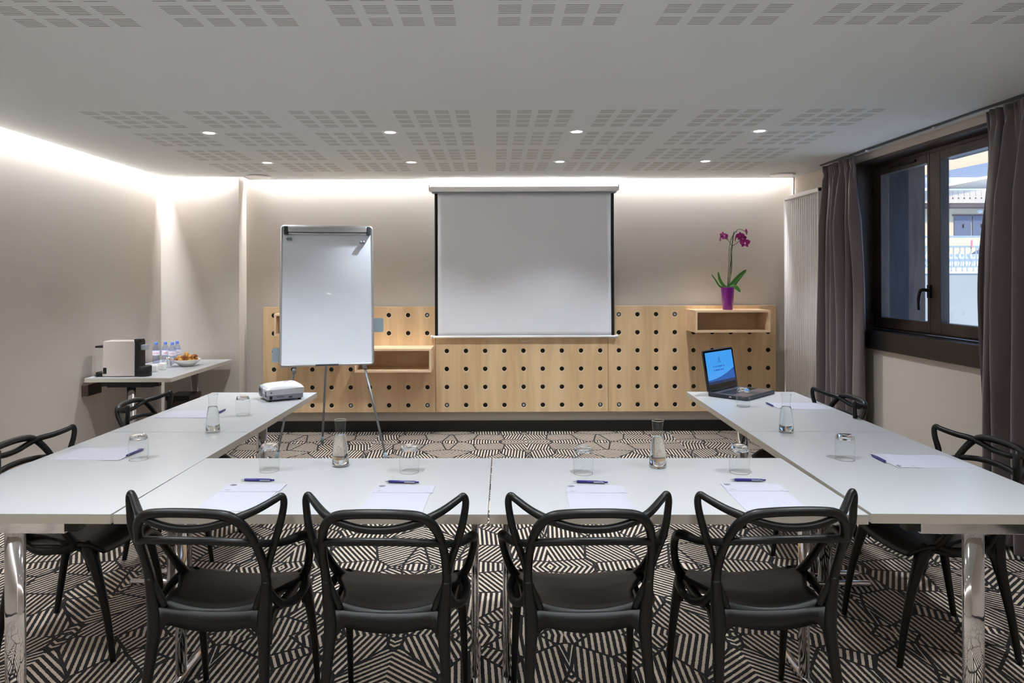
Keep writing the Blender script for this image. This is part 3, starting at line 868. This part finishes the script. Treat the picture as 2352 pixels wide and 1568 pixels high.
# ------------------------------------------------------------------ notepads and pens
def make_pad():
    r = thing('notepad', 'x', 'notepad')     # origin: middle of the sheet, top edge towards +y
    obj('lower_sheet', MB().box(-.105, .100, -.148, .07, 0, .0012, M['paper']), r)
    obj('header_sheet', MB().box(-.102, .108, .058, .148, .0014, .0022, M['paper']), r)
    m = MB(); m.tube([(-.082+.011*math.cos(2*PI*k/20), .133+.007*math.sin(2*PI*k/20), .0026) for k in range(21)], .0012, M['ink'], 6, caps=False)
    m.box(-.087, -.077, .1315, .1345, .0022, .003, M['ink'])
    obj('printed_emblem', m, r)
    m = MB(); m.box(-.092, -.068, .0745, .0755, .0022, .0025, M['ink']); m.box(-.084, -.080, .076, .079, .0022, .0025, M['ink']); m.box(.082, .096, .062, .0632, .0022, .0025, M['ink'])
    obj('printed_line', m, r)
    return r
def make_pen():
    r = thing('ballpoint_pen', 'x', 'pen')
    m = MB(); m.tube([(-.048, 0, .006), (-.044, 0, .006), (0, 0, .006), (.045, 0, .006), (.052, 0, .006)], [.0042, .0052, .0054, .005, .0042], M['pen'], 12)
    obj('barrel', m, r)
    obj('tip', MB().tube([(-.064, 0, .006), (-.060, 0, .006), (-.048, 0, .006)], [.0006, .0014, .0042], M['chrome'], 10), r)
    obj('push_button', MB().tube([(.052, 0, .006), (.064, 0, .006)], .003, M['pen'], 10), r)
    obj('clip', MB().box(.012, .050, -.0082, -.0060, .005, .008, M['alu']), r)
    return r
pd = make_pad(); pn = make_pen()
pads = [(-.87, 2.415, -.015, 'leftmost of the four in front'), (-.328, 2.395, -.03, 'second from the left of the front four'), (.352, 2.385, -.03, 'third from the left of the front four'), (.918, 2.40, -.03, 'rightmost of the four in front'),
        (-1.705, 3.02, -PI/2-.02, 'on the near left table'), (-1.70, 3.905, -PI/2-.02, 'on the far left table next to the carafe'),
        (1.735, 2.855, PI/2-.02, 'on the near right table'), (1.775, 4.09, PI/2-.02, 'on the far right table near the laptop')]
for i, (x, y, a, w_) in enumerate(pads):
    lab = 'white paper notepad with printed header, ' + w_
    if i == 0: pd.location = (x, y, TZ); pd.rotation_euler = (0, 0, a); pd['label'] = lab; pd['group'] = 'notepads laid out on the tables'
    else: dup(pd, (x, y, TZ), a, lab)
pens = [((-.947, 2.605), (-.816, 2.598), 'behind the leftmost front notepad'), ((-.411, 2.576), (-.273, 2.564), 'behind the second front notepad from the left'),
        ((.281, 2.568), (.415, 2.555), 'behind the third front notepad from the left'), ((.865, 2.583), (.997, 2.576), 'behind the rightmost front notepad'),
        ((-1.545, 3.095), (-1.560, 2.970), 'beside the notepad of the near left table'), ((-1.545, 4.030), (-1.540, 3.905), 'beside the notepad of the far left table'),
        ((1.576, 2.810), (1.580, 2.940), 'beside the notepad of the near right table'), ((1.615, 4.045), (1.617, 4.18), 'beside the notepad of the far right table')]
for i, (a, b2, w_) in enumerate(pens):
    x, y = (a[0]+b2[0])/2, (a[1]+b2[1])/2; rz = math.atan2(b2[1]-a[1], b2[0]-a[0])
    lab = 'navy blue ballpoint pen lying ' + w_
    if i == 0: pn.location = (x, y, TZ); pn.rotation_euler = (0, 0, rz); pn['label'] = lab; pn['group'] = 'navy pens on the tables'
    else: dup(pn, (x, y, TZ), rz, lab)

# ------------------------------------------------------------------ laptop
la = math.atan2(.70, .71)
r = thing('laptop', 'open black laptop with a lit blue screen on the right wing of tables', 'laptop', (1.583, 4.488, TZ), la)
# local x runs along the hinge (left to right for its user), y from front edge to hinge
LW, LD = .40, .265
m = MB(); m.prism(rrect(-LW/2, LW/2, -LD/2, LD/2, .018), .003, .024, M['laptopgrey']); base = obj('keyboard_base', m, r, bevel=.003)
m = MB(); m.box(-LW/2+.012, LW/2-.012, -LD/2+.01, LD/2-.035, .024, .0255, M['palm']); obj('palm_rest', m, base)
m = MB()
for i in range(15):
    for j in range(5):
        m.box(-.168+i*.0225, -.168+i*.0225+.018, -.025+j*.0185, -.025+j*.0185+.0145, .0255, .0275, M['black'])
obj('keys', m, base)
obj('touchpad', MB().box(-.065, .035, -.115, -.045, .0255, .0262, M['darkgrey']), base)
obj('port', MB().box(-LW/2-.0008, -LW/2+.002, -.03, -.015, .010, .017, M['alu']), base)
tilt = math.radians(-9)
LM = Matrix.Translation((0, LD/2-.008, .026)) @ Matrix.Rotation(tilt, 4, 'X')
m = MB(); m.prism(rrect(-LW/2, LW/2, 0, .262, .014), -.009, 0, M['laptopgrey'], LM @ RX); lid = obj('lid', m, r, bevel=.002)
m = MB(); m.prism(rrect(-LW/2+.006, LW/2-.006, .006, .256, .010), 0, .001, M['bezel'], LM @ RX); obj('bezel', m, lid)
ds = MB(); ds.box(-.178, .178, -.0016, -.001, 0, .205, M['display'])
dso = obj('display', ds, lid); dso.matrix_local = LM @ Matrix.Translation((0, 0, .040))
m = MB()
DK = mat('display_print', rgb(20, 60, 130), .3, emit=rgb(34, 96, 186), es=.25)
m.tube([(-.008+.010*math.cos(2*PI*k/14), -.0018, .150+.017*math.sin(2*PI*k/14)) for k in range(15)], .0011, DK, 5, caps=False)
m.box(-.0095, -.0065, -.0022, -.0016, .137, .163, DK)
m.box(-.030, -.027, -.0022, -.0016, .132, .142, DK); m.box(.011, .014, -.0022, -.0016, .132, .142, DK)
em = obj('screen_emblem', m, dso)
m = MB(); rd = random.Random(5)
for (x0_, x1_, z) in ((-.095, .055, .105), (-.09, .035, .082)):
    x = x0_
    while x < x1_:
        w_ = rd.uniform(.004, .007); m.box(x, x+w_, -.0022, -.0016, z, z+.009, DK); x += w_+rd.choice([.003, .003, .010])
obj('screen_lettering', m, dso)
obj('hinge_bar', MB().tube([(-.15, LD/2-.004, .026), (.15, LD/2-.004, .026)], .007, M['laptopgrey'], 10), r)

# ------------------------------------------------------------------ projector
pa = math.atan2(.104, .176)
r = thing('projector', 'white desktop projector on the far left table', 'projector', (-1.345, 4.425, TZ), pa)
PW, PDp, PH = .225, .215, .095
m = MB(); m.prism(rrect(-PW/2, PW/2, -PDp/2, PDp/2, .022), .010, .045, M['midgrey']); lo_ = obj('lower_case', m, r, bevel=.006)
def ptop(u, v):
    x = (u-.5)*2; y = (v-.5)*2
    k = (1-abs(x)**6)*(1-abs(y)**6)
    return (x*PW/2*(1.02 if True else 1), y*PDp/2*1.02, .072 + .026*k**.6 + .004*x)
m = MB()
m.grid(ptop, 24, 24, M['white'])
m.prism(rrect(-PW/2*1.02, PW/2*1.02, -PDp/2*1.02, PDp/2*1.02, .012), .040, .0725, M['white'])
obj('upper_case', m, r)
m = MB(); T = Matrix.Translation((-PW/2-.003, -.035, .055)) @ Matrix.Rotation(-PI/2, 4, 'Y')
for i in range(5): m.box(-PW/2-.005, -PW/2-.001, -.095, -.070, .03+i*.007, .034+i*.007, M['darkgrey'])
obj('side_vent', m, r)
m = MB(); m.lathe([(.034, -.004), (.036, .006), (.030, .010), (.026, .004), (0, .001)], M['midgrey'], 28, Matrix.Translation((-PW/2-.002, .045, .052)) @ Matrix.Rotation(-PI/2, 4, 'Y')); lens = obj('lens_ring', m, r)
m = MB(); m.lathe([(.025, .0045), (.018, .009), (0, .012)], M['bezel'], 24, Matrix.Translation((-PW/2-.002, .045, .052)) @ Matrix.Rotation(-PI/2, 4, 'Y')); obj('lens', m, lens)
m = MB(); m.box(-.098, -.082, -PDp/2-.003, -PDp/2+.002, .014, .034, M['black']); obj('security_slot', m, r)
m = MB(); m.box(.018, .040, -PDp/2-.003, -PDp/2+.002, .018, .026, M['darkgrey']); obj('vent_grille', m, r)
m = MB()
for k in range(7): m.box(-.055+k*.006, -.052+k*.006, -PDp/2-.0015, -PDp/2+.001, .024+(k % 2)*.002, .030, M['darkgrey'])
m.box(-.014, -.011, -PDp/2-.0015, -PDp/2+.001, .026, .031, M['darkgrey'])
obj('printed_text', m, r)
m = MB(); m.lathe([(0, .003), (.004, .003), (.004, -.002)], M['darkgrey'], 12, Matrix.Translation((-.088, -PDp/2*1.02, .055)) @ RX); obj('sensor', m, r)
m = MB()
for (x, y) in ((.03, .04), (.05, .04), (.04, .055), (.04, .025), (.07, .01), (.02, .0), (.05, -.01)): m.lathe([(.006, .002), (.005, .0035), (0, .004)], M['midgrey'], 12, Matrix.Translation((x, y, ptop(.5+x/PW, .5+y/PDp)[2]-.002)))
obj('buttons', m, r)
for (x, y) in ((-.09, -.085), (.09, -.085), (0, .08)): obj('foot', MB().lathe([(.010, 0), (.010, .011), (0, .011), (0, 0)], M['black'], 14, Matrix.Translation((x, y, 0))), r)

# ------------------------------------------------------------------ orchid
r = thing('orchid', 'magenta orchid in a purple pot on the right wall shelf', 'plant', (2.198, 6.60, 1.190))
m = MB(); m.lathe([(0, 0), (.044, 0), (.046, .004), (.062, .205), (.064, .212), (.060, .212), (.058, .190), (0, .190)], M['purple'], 36); obj('pot', m, r)
m = MB(); m.lathe([(0, .197), (.03, .199), (.0575, .1905)], M['soil'], 24); obj('bark', m, r)
def leafm(pts, w):
    q = smooth(pts, 6); n = len(q); m = MB(); V = []; 
    for i, p in enumerate(q):
        t = i/(n-1); ww = w*math.sin(PI*min(1, .12+.88*t))**.6 if t < .98 else w*.15
        d = Vector(q[min(i+1, n-1)])-Vector(q[max(i-1, 0)]); s = d.cross(Vector((.15, -.9, .35))).normalized()
        nn = s.cross(d).normalized()*.006
        for k in (-1, -.5, 0, .5, 1): V.append(Vector(p)+s*ww*k+nn*abs(k)*1.5)
    F = [(i*5+k, i*5+k+1, i*5+k+6, i*5+k+5) for i in range(n-1) for k in range(4)]
    m.add(V, F, M['leaf'], True); return m
for pts, w_ in (([(0, 0, .20), (.05, -.01, .25), (.11, -.02, .32), (.165, -.03, .375)], .024), ([(0, .01, .20), (.06, .02, .225), (.11, .03, .275)], .012),
                ([(.01, -.01, .20), (.06, -.03, .21), (.10, -.045, .165)], .022), ([(0, 0, .20), (-.05, -.01, .23), (-.085, -.015, .29), (-.095, -.01, .355)], .016),
                ([(0, 0, .20), (-.07, .01, .215), (-.11, .01, .27), (-.15, .01, .33)], .009)):
    obj('leaf', leafm(pts, w_), r, solid=.002)
stems = [([(-.004, 0, .19), (.004, 0, .32), (.014, 0, .45), (.016, 0, .56), (.03, -.01, .66), (.06, -.02, .72), (.085, -.02, .735)], .0028),
         ([(.006, .01, .19), (.018, .01, .32), (.035, .01, .45), (.034, 0, .58), (.075, -.02, .62), (.115, -.02, .655)], .0026),
         ([(-.002, -.01, .19), (.03, -.01, .34), (.038, -.01, .40), (.038, 0, .55), (.04, .0, .60), (.0, -.01, .655), (-.045, -.015, .672)], .0026),
         ([(.012, 0, .19), (.03, 0, .34), (.042, 0, .60), (.05, -.01, .69), (.085, -.01, .745), (.115, -.01, .757), (.14, -.01, .748), (.165, -.01, .735)], .0024)]
for pts, w_ in stems: obj('flower_stem', MB().tube(smooth(pts, 6), w_, M['stem'], 7), r)
obj('support_stick', MB().tube([(.0, .0, .19), (.062, .005, .735)], .0026, M['stem'], 6), r)
def flower(c, yaw, s, pitch=.2):
    T = Matrix.Translation(c) @ Matrix.Rotation(yaw, 4, 'Z') @ Matrix.Rotation(pitch, 4, 'X')
    m = MB()
    for k, (w_, l_) in enumerate(((.55, 1), (1.0, 1.0), (.55, .95), (.55, .95), (1.0, 1.0))):
        a = PI/2 + k*2*PI/5
        def pf(u, v, a=a, w_=w_, l_=l_):
            rr = .004+v*.034*l_*s; hw_ = .019*w_*s*math.sin(PI*min(.97, .1+.85*v))
            x = rr; t = (u-.5)*2*hw_
            return (x*math.cos(a)-t*math.sin(a), -.006*v+.004*abs(u-.5)-.004*(k % 2), x*math.sin(a)+t*math.cos(a))
        m.grid(pf, 5, 7, M['petal'], T)
    m.ball((0, -.008, -.002), (.006*s, .007*s, .009*s), M['petalwhite'], 8, 6, T)
    obj('blossom', m, r, solid=.001)
flower((-.045, -.035, .690), .3, 1.3, -.5); flower((-.075, -.02, .675), 1.0, 1.0)
flower((.062, -.03, .672), 1.1, 1.0); flower((.112, -.03, .690), -.7, 1.15); flower((.128, -.035, .668), .2, 1.15); flower((.152, -.035, .628), -.3, 1.35, .4)
flower((.170, -.02, .725), .9, .6)
m = MB(); m.ball((.172, -.01, .742), (.010, .010, .018), M['petal'], 10, 8); obj('bud', m, r)

# ------------------------------------------------------------------ coffee corner
r = thing('coffee_machine', 'white and black capsule coffee machine on the side table', 'coffee machine', (-2.90, 5.475, TZ))
m = MB(); m.prism([(-.135, .004), (.115, .004), (.118, .265), (.112, .278), (-.118, .278), (-.128, .268)], -.055, .055, M['machine'], Matrix.Rotation(PI/2, 4, 'X'))
obj('body', m, r, bevel=.006)
m = MB(); m.box(.112, .150, -.05, .05, .004, .280, M['black']); m.box(.10, .155, -.03, .03, .26, .29, M['black']); obj('front_panel', m, r, bevel=.004)
m = MB(); m.box(.15, .192, -.028, .028, .205, .245, M['midgrey']); obj('coffee_outlet', m, r, bevel=.005)
m = MB(); m.lathe([(0, 0), (.052, 0), (.054, .004), (.054, .078), (.050, .082), (0, .080)], M['black'], 28, Matrix.Translation((.165, 0, 0))); obj('drip_tray', m, r)
m = MB(); m.box(-.185, -.138, -.045, .045, .035, .225, M['shell']); m.box(-.187, -.136, -.047, .047, .0, .035, M['black']); tank = obj('water_tank', m, r)
obj('tank_lid', MB().box(-.19, -.133, -.05, .05, .225, .24, M['black']), tank)
m = MB(); m.box(-.125, -.10, -.058, -.055, .025, .072, M['black']); obj('power_inlet', m, r)
m = MB(); m.tube(smooth([(-.112, -.06, .035), (-.15, -.07, .03), (-.185, -.06, .01), (-.2, -.02, .008), (-.2, .08, .006)], 5), .004, M['black'], 8); obj('power_cord', m, r)

def text_mesh(s, size):
    cu = bpy.data.curves.new('t', 'FONT'); cu.body = s; cu.size = size; cu.align_x = 'CENTER'; cu.extrude = .0002
    o = bpy.data.objects.new('t', cu); COL.objects.link(o)
    dg = bpy.context.evaluated_depsgraph_get(); me = bpy.data.meshes.new_from_object(o.evaluated_get(dg))
    bpy.data.objects.remove(o); return me
def make_bottle():
    r = thing('water_bottle', 'x', 'bottle')
    prof = smooth([(.024, 0), (.030, .004), (.031, .03), (.029, .055), (.031, .075), (.031, .115), (.027, .135), (.018, .155), (.0125, .168), (.012, .176)], 4)
    m = MB(); m.lathe([(0, 0)]+[tuple(p) for p in prof], M['bottle'], 28); obj('bottle_body', m, r)
    m = MB(); m.lathe([(.0315, .070), (.0317, .072), (.0317, .112), (.0315, .114)], M['label'], 28); lb = obj('label', m, r)
    me = text_mesh('evian', .017); me.materials.clear(); me.materials.append(M['pink'])
    to = bpy.data.objects.new('label_text', me); COL.objects.link(to); to.parent = lb; to.location = (0, -.0325, .086); to.rotation_euler = (PI/2, 0, 0)
    m = MB(); m.lathe([(.0138, .165), (.0145, .166), (.0145, .186), (.013, .188), (0, .188)], M['bluecap'], 20); obj('cap', m, r)
    return r
bt = make_bottle()
for i, (x, y, a, w_) in enumerate([(-3.055, 6.33, .45, 'leftmost'), (-2.985, 6.36, .45, 'second from the left'), (-2.895, 6.30, .42, 'third from the left'), (-2.905, 6.42, .42, 'rearmost')]):
    lab = 'blue-capped small water bottle on the side table, ' + w_
    if i == 0: bt.location = (x, y, TZ); bt.rotation_euler = (0, 0, a); bt['label'] = lab; bt['group'] = 'water bottles on the side table'
    else: dup(bt, (x, y, TZ), a, lab)
def make_cup():
    r = thing('coffee_cup', 'x', 'cup')
    m = MB(); m.lathe([(0, .0), (.024, 0), (.028, .006), (.032, .045), (.033, .058), (.030, .058), (.028, .012), (0, .008)], M['ceramic'], 28); obj('bowl', m, r)
    m = MB(); m.tube([(.030+.014*math.sin(PI*k/10), 0, .016+.030*k/10) for k in range(11)], .0035, M['ceramic'], 8); obj('handle', m, r)
    return r
cp = make_cup(); cp.location = (-2.775, 5.72, TZ); cp.rotation_euler = (0, 0, 1.8); cp['label'] = 'white coffee cup next to the machine, nearer of the two'; cp['group'] = 'white cups by the coffee machine'
dup(cp, (-2.765, 5.84, TZ), 1.2, 'white coffee cup next to the machine, farther of the two')
r = thing('metal_jar', 'small shiny metal pot between the coffee cups and the bottles', 'pot', (-2.785, 5.98, TZ))
obj('pot_body', MB().lathe([(0, 0), (.027, 0), (.030, .01), (.030, .075), (.032, .088), (.027, .088), (.027, .01), (0, .006)], M['chrome'], 28), r)
obj('pot_handle', MB().tube(smooth([(.03, -.01, .078), (.05, -.012, .074), (.052, -.012, .04), (.031, -.01, .02)], 5), .0035, M['chrome'], 8), r)
bx, by = -2.675, 6.10
bw = MB(); bw.lathe([(0, 0), (.05, 0), (.055, .004), (.09, .03), (.118, .060), (.114, .060), (.085, .034), (.05, .010), (0, .008)], M['ceramic'], 44)
o = obj('serving_bowl', bw, None, loc=(bx, by, TZ)); tag(o, 'wide white porcelain bowl heaped with pastries', 'bowl')
def make_pastry(mt):
    q = smooth([(-.030, 0, .004, .007), (-.018, .008, .010, .013), (0, .012, .013, .016), (.018, .008, .010, .013), (.030, 0, .004, .007)], 5)
    rr = [p[3]*(1+.10*math.sin(i*1.7)) for i, p in enumerate(q)]
    return MB().tube([p[:3] for p in q], rr, mt, 10)
rd = random.Random(9)
p1 = obj('pastry', make_pastry(M['pastry'])); p2 = obj('pastry', make_pastry(M['pastry2']))
spots = [(-.075, -.02, .052), (-.045, .03, .050), (-.03, -.05, .050), (.0, .0, .046), (.04, .04, .050), (.05, -.035, .050), (.085, .01, .055), (.0, .07, .052), (-.05, -.0, .074), (-.01, -.03, .074), (.03, .0, .074), (.0, .035, .076), (.07, -.005, .078), (-.078, .035, .06), (.005, -.005, .098)]
where = ['at the left rim of the white bowl', 'at the back left of the white bowl', 'at the front left of the white bowl', 'buried in the middle of the white bowl', 'at the back right of the white bowl',
         'at the front right of the white bowl', 'at the right rim of the white bowl', 'at the very back of the white bowl', 'in the upper layer of the heap, leftmost', 'in the upper layer of the heap, front',
         'in the upper layer of the heap, centre right', 'in the upper layer of the heap, back', 'leaning out over the right rim of the bowl', 'leaning over the back left rim of the bowl', 'topmost on the heap in the white bowl']
for i, (x, y, z) in enumerate(spots):
    src = p2 if i in (6, 12, 0, 9) else p1
    o = src if src.get('label') is None else src.copy()
    if o is not src: COL.objects.link(o)
    o.location = (bx+x, by+y, TZ+z-.006); o.rotation_euler = (rd.uniform(-.3, .3), rd.uniform(-.3, .3), rd.uniform(0, 3.1))
    tag(o, ('dark baked' if src is p2 else 'golden') + ' little pastry ' + where[i], 'pastry', 'pastries in the white bowl')
r = thing('wall_socket_box', 'small dark box on the left wall right under the side table corner', 'socket box', (XL, 5.45, .60))
obj('casing', MB().box(0, .05, -.09, .10, 0, .085, M['brownbox']), r, bevel=.004)
obj('cover_plate', MB().box(.05, .055, -.08, .09, .01, .075, M['handle']), r)
r = thing('floor_box', 'dark box standing on the floor under the side table', 'box', (-2.70, 6.10, 0))
obj('carton', MB().box(-.10, .09, -.12, .12, 0, .46, M['brownbox']), r, bevel=.006)
obj('lid', MB().box(-.106, .096, -.126, .126, .46, .50, M['handle']), r, bevel=.004)

# ------------------------------------------------------------------ outside the window
g_ = MB()
g_.prism([(3.5, -6), (70, -6), (70, 9), (3.5, 9)], -.3, 0, M['snow'])
struct('ground', g_)
def wall_(name, label, cat, parts, **k):
    r = thing(name, label, cat, k.get('loc', (0, 0, 0)))
    for nm, mb in parts: obj(nm, mb, r)
    return r
o = obj('timber_partition', MB().box(3.18, 3.69, 6.0, 6.08, -.1, 3.2, M['outwood'])); tag(o, 'weathered timber partition outside the left window sash', 'partition')
o = obj('timber_post', MB().box(3.20, 3.455, 5.84, 5.99, -.1, 3.2, M['outpost'])); tag(o, 'dark square timber post outside the left window sash', 'post')
r = thing('porch_roof', 'dark timber eave above the outside of the window', 'eave', (3.6, 4.6, 2.51))
obj('soffit', MB().box(-.42, .40, -3.0, 1.5, 0, .05, M['outpost']), r)
obj('lamp_box', MB().box(.12, .38, .05, .5, -.10, -.001, M['outpost']), r)
# retaining wall and wrought rail across the lane (21 m away)
D1 = 21.0
r = thing('retaining_wall', 'pale concrete retaining wall across the snowy lane', 'wall', (16, D1, 0))
obj('wall_face', MB().box(-6, 12, 0, .4, -.3, 1.60, M['concrete']), r); obj('snow_cap', MB().box(-6, 12, -.05, .45, 1.60, 1.66, M['snow']), r)
r = thing('balcony_rail', 'pale wrought rail with wavy balusters on top of the retaining wall', 'railing', (16, D1+.2, 1.66))
obj('handrail', MB().box(-6, 12, -.03, .03, 1.02, 1.08, M['railgrey']), r)
obj('mid_rail', MB().box(-6, 12, -.02, .02, .72, .78, M['railgrey']), r)
obj('bottom_rail', MB().box(-6, 12, -.02, .02, .12, .17, M['railgrey']), r)
for k in range(50):
    x = -5.5+k*.17
    pts = [(x+(.03*math.sin(j*1.1) if k % 2 else 0), 0, .17+.55*j/8) for j in range(9)]
    obj('baluster', MB().tube(pts, .016, M['railgrey'], 6), r)
m = MB()
for k in range(50):
    x = -5.5+k*.17; m.ball((x, 0, .90), (.05, .02, .07), M['snow'], 8, 6)
obj('snow_tufts', m, r)
obj('ribbon', MB().box(-1.60, -1.56, -.05, -.03, .72, .95, M['redmark']), r)
o = obj('snow_bank', MB().prism([(-1, .6), (20, .6), (20, 29), (-1, 29)], 0, 2.2, M['snow'])); o.location = (8, D1, 0)
tag(o, 'deep snow field rising behind the rail', 'snow')
r = thing('parked_car', 'snow-covered car roof behind the rail', 'car', (32.8, 45, 2.2))
obj('car_body', MB().ball((0, 0, .55), (2.2, 1, .75), M['garage'], 20, 10), r); obj('snow_cover', MB().ball((0, 0, 1.25), (1.7, .95, .62), M['snow'], 20, 10), r)
# chalet opposite
D2 = 50.0
r = thing('chalet', 'cream chalet with grey garage doors and a pale boarded balcony', 'building', (34, D2, 2.2))
oz = 2.2
def Z(z): return z-oz
obj('wall', MB().box(-8, 14, 0, 6, 0, Z(10.9), M['plaster']), r)
for k in range(6):
    a = -1.22+k*1.30
    d_ = obj('garage_door', MB().box(a, a+1.18, -.12, -.001, Z(4.45), Z(5.85), M['garage']), r)
    obj('door_handle', MB().box(a+.55, a+.63, -.18, -.12, Z(5.0), Z(5.25), M['black']), d_)
obj('door_frame', MB().box(-1.32, 6.7, -.10, -.0005, Z(5.85), Z(5.95), M['darkopen']), r)
obj('wall_lamp', MB().lathe([(0, .12), (.14, .10), (.2, 0)], M['snow'], 20, Matrix.Translation((.65, -.001, Z(6.2))) @ RX), r)
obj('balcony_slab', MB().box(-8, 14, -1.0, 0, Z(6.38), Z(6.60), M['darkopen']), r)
obj('balcony_boards', MB().box(-8, 1.2, -1.05, -1.0, Z(6.66), Z(7.55), M['balcony']), r)
bb = MB(); x = 1.2
while x < 13: bb.box(x, x+.22, -1.05, -1.0, Z(6.66), Z(7.55), M['balcony']); x += .40
obj('balcony_boards', bb, r)
m = MB(); x = -8
while x < 1.1: m.box(x, x+.08, -1.08, -1.051, Z(6.95), Z(7.05), M['darkopen']); m.box(x+.02, x+.06, -1.07, -1.051, Z(7.15), Z(7.5), M['balcony2']); x += .4
obj('board_cutouts', m, r)
obj('balcony_rail', MB().box(-8, 14, -1.08, -.97, Z(7.55), Z(7.66), M['snow']), r)
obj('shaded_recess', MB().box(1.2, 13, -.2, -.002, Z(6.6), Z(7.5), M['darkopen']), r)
obj('upper_wall', MB().box(-8, 14, -.6, -.003, Z(7.66), Z(8.35), M['concrete']), r)
m = MB(); m.prism([(-8, Z(6.9)), (14, Z(11.2)), (14, Z(12.1)), (-8, Z(7.8))], 0, 1.6, M['slate'], Matrix.Rotation(PI/2, 4, 'X')); obj('roof', m, r)
m = MB(); m.prism([(-8, Z(6.72)), (14, Z(11.02)), (14, Z(11.2)), (-8, Z(6.9))], 0, 1.7, M['snow'], Matrix.Rotation(PI/2, 4, 'X')); obj('snow_edge', m, r)
r = thing('hillside_house', 'pale green boarded house with carved balcony above the chalet roof', 'building', (38, 58, 8))
obj('wall', MB().box(-14, 16, 0, 4, -6, 12, M['balcony2']), r)
for z in (1.4, 5.0):
    obj('balcony_front', MB().box(-14, 16, -.6, -.5, z, z+1.2, M['balcony2']), r)
    obj('balcony_edge', MB().box(-14, 16, -.7, 0, z-.25, z, M['snow']), r)
    m = MB(); x = -14
    while x < 15: m.box(x, x+.12, -.65, -.6, z+.55, z+.67, M['darkopen']); m.box(x+.3, x+.36, -.64, -.6, z+.1, z+1.1, M['railgrey']); x += .75
    obj('carved_cutouts', m, r)
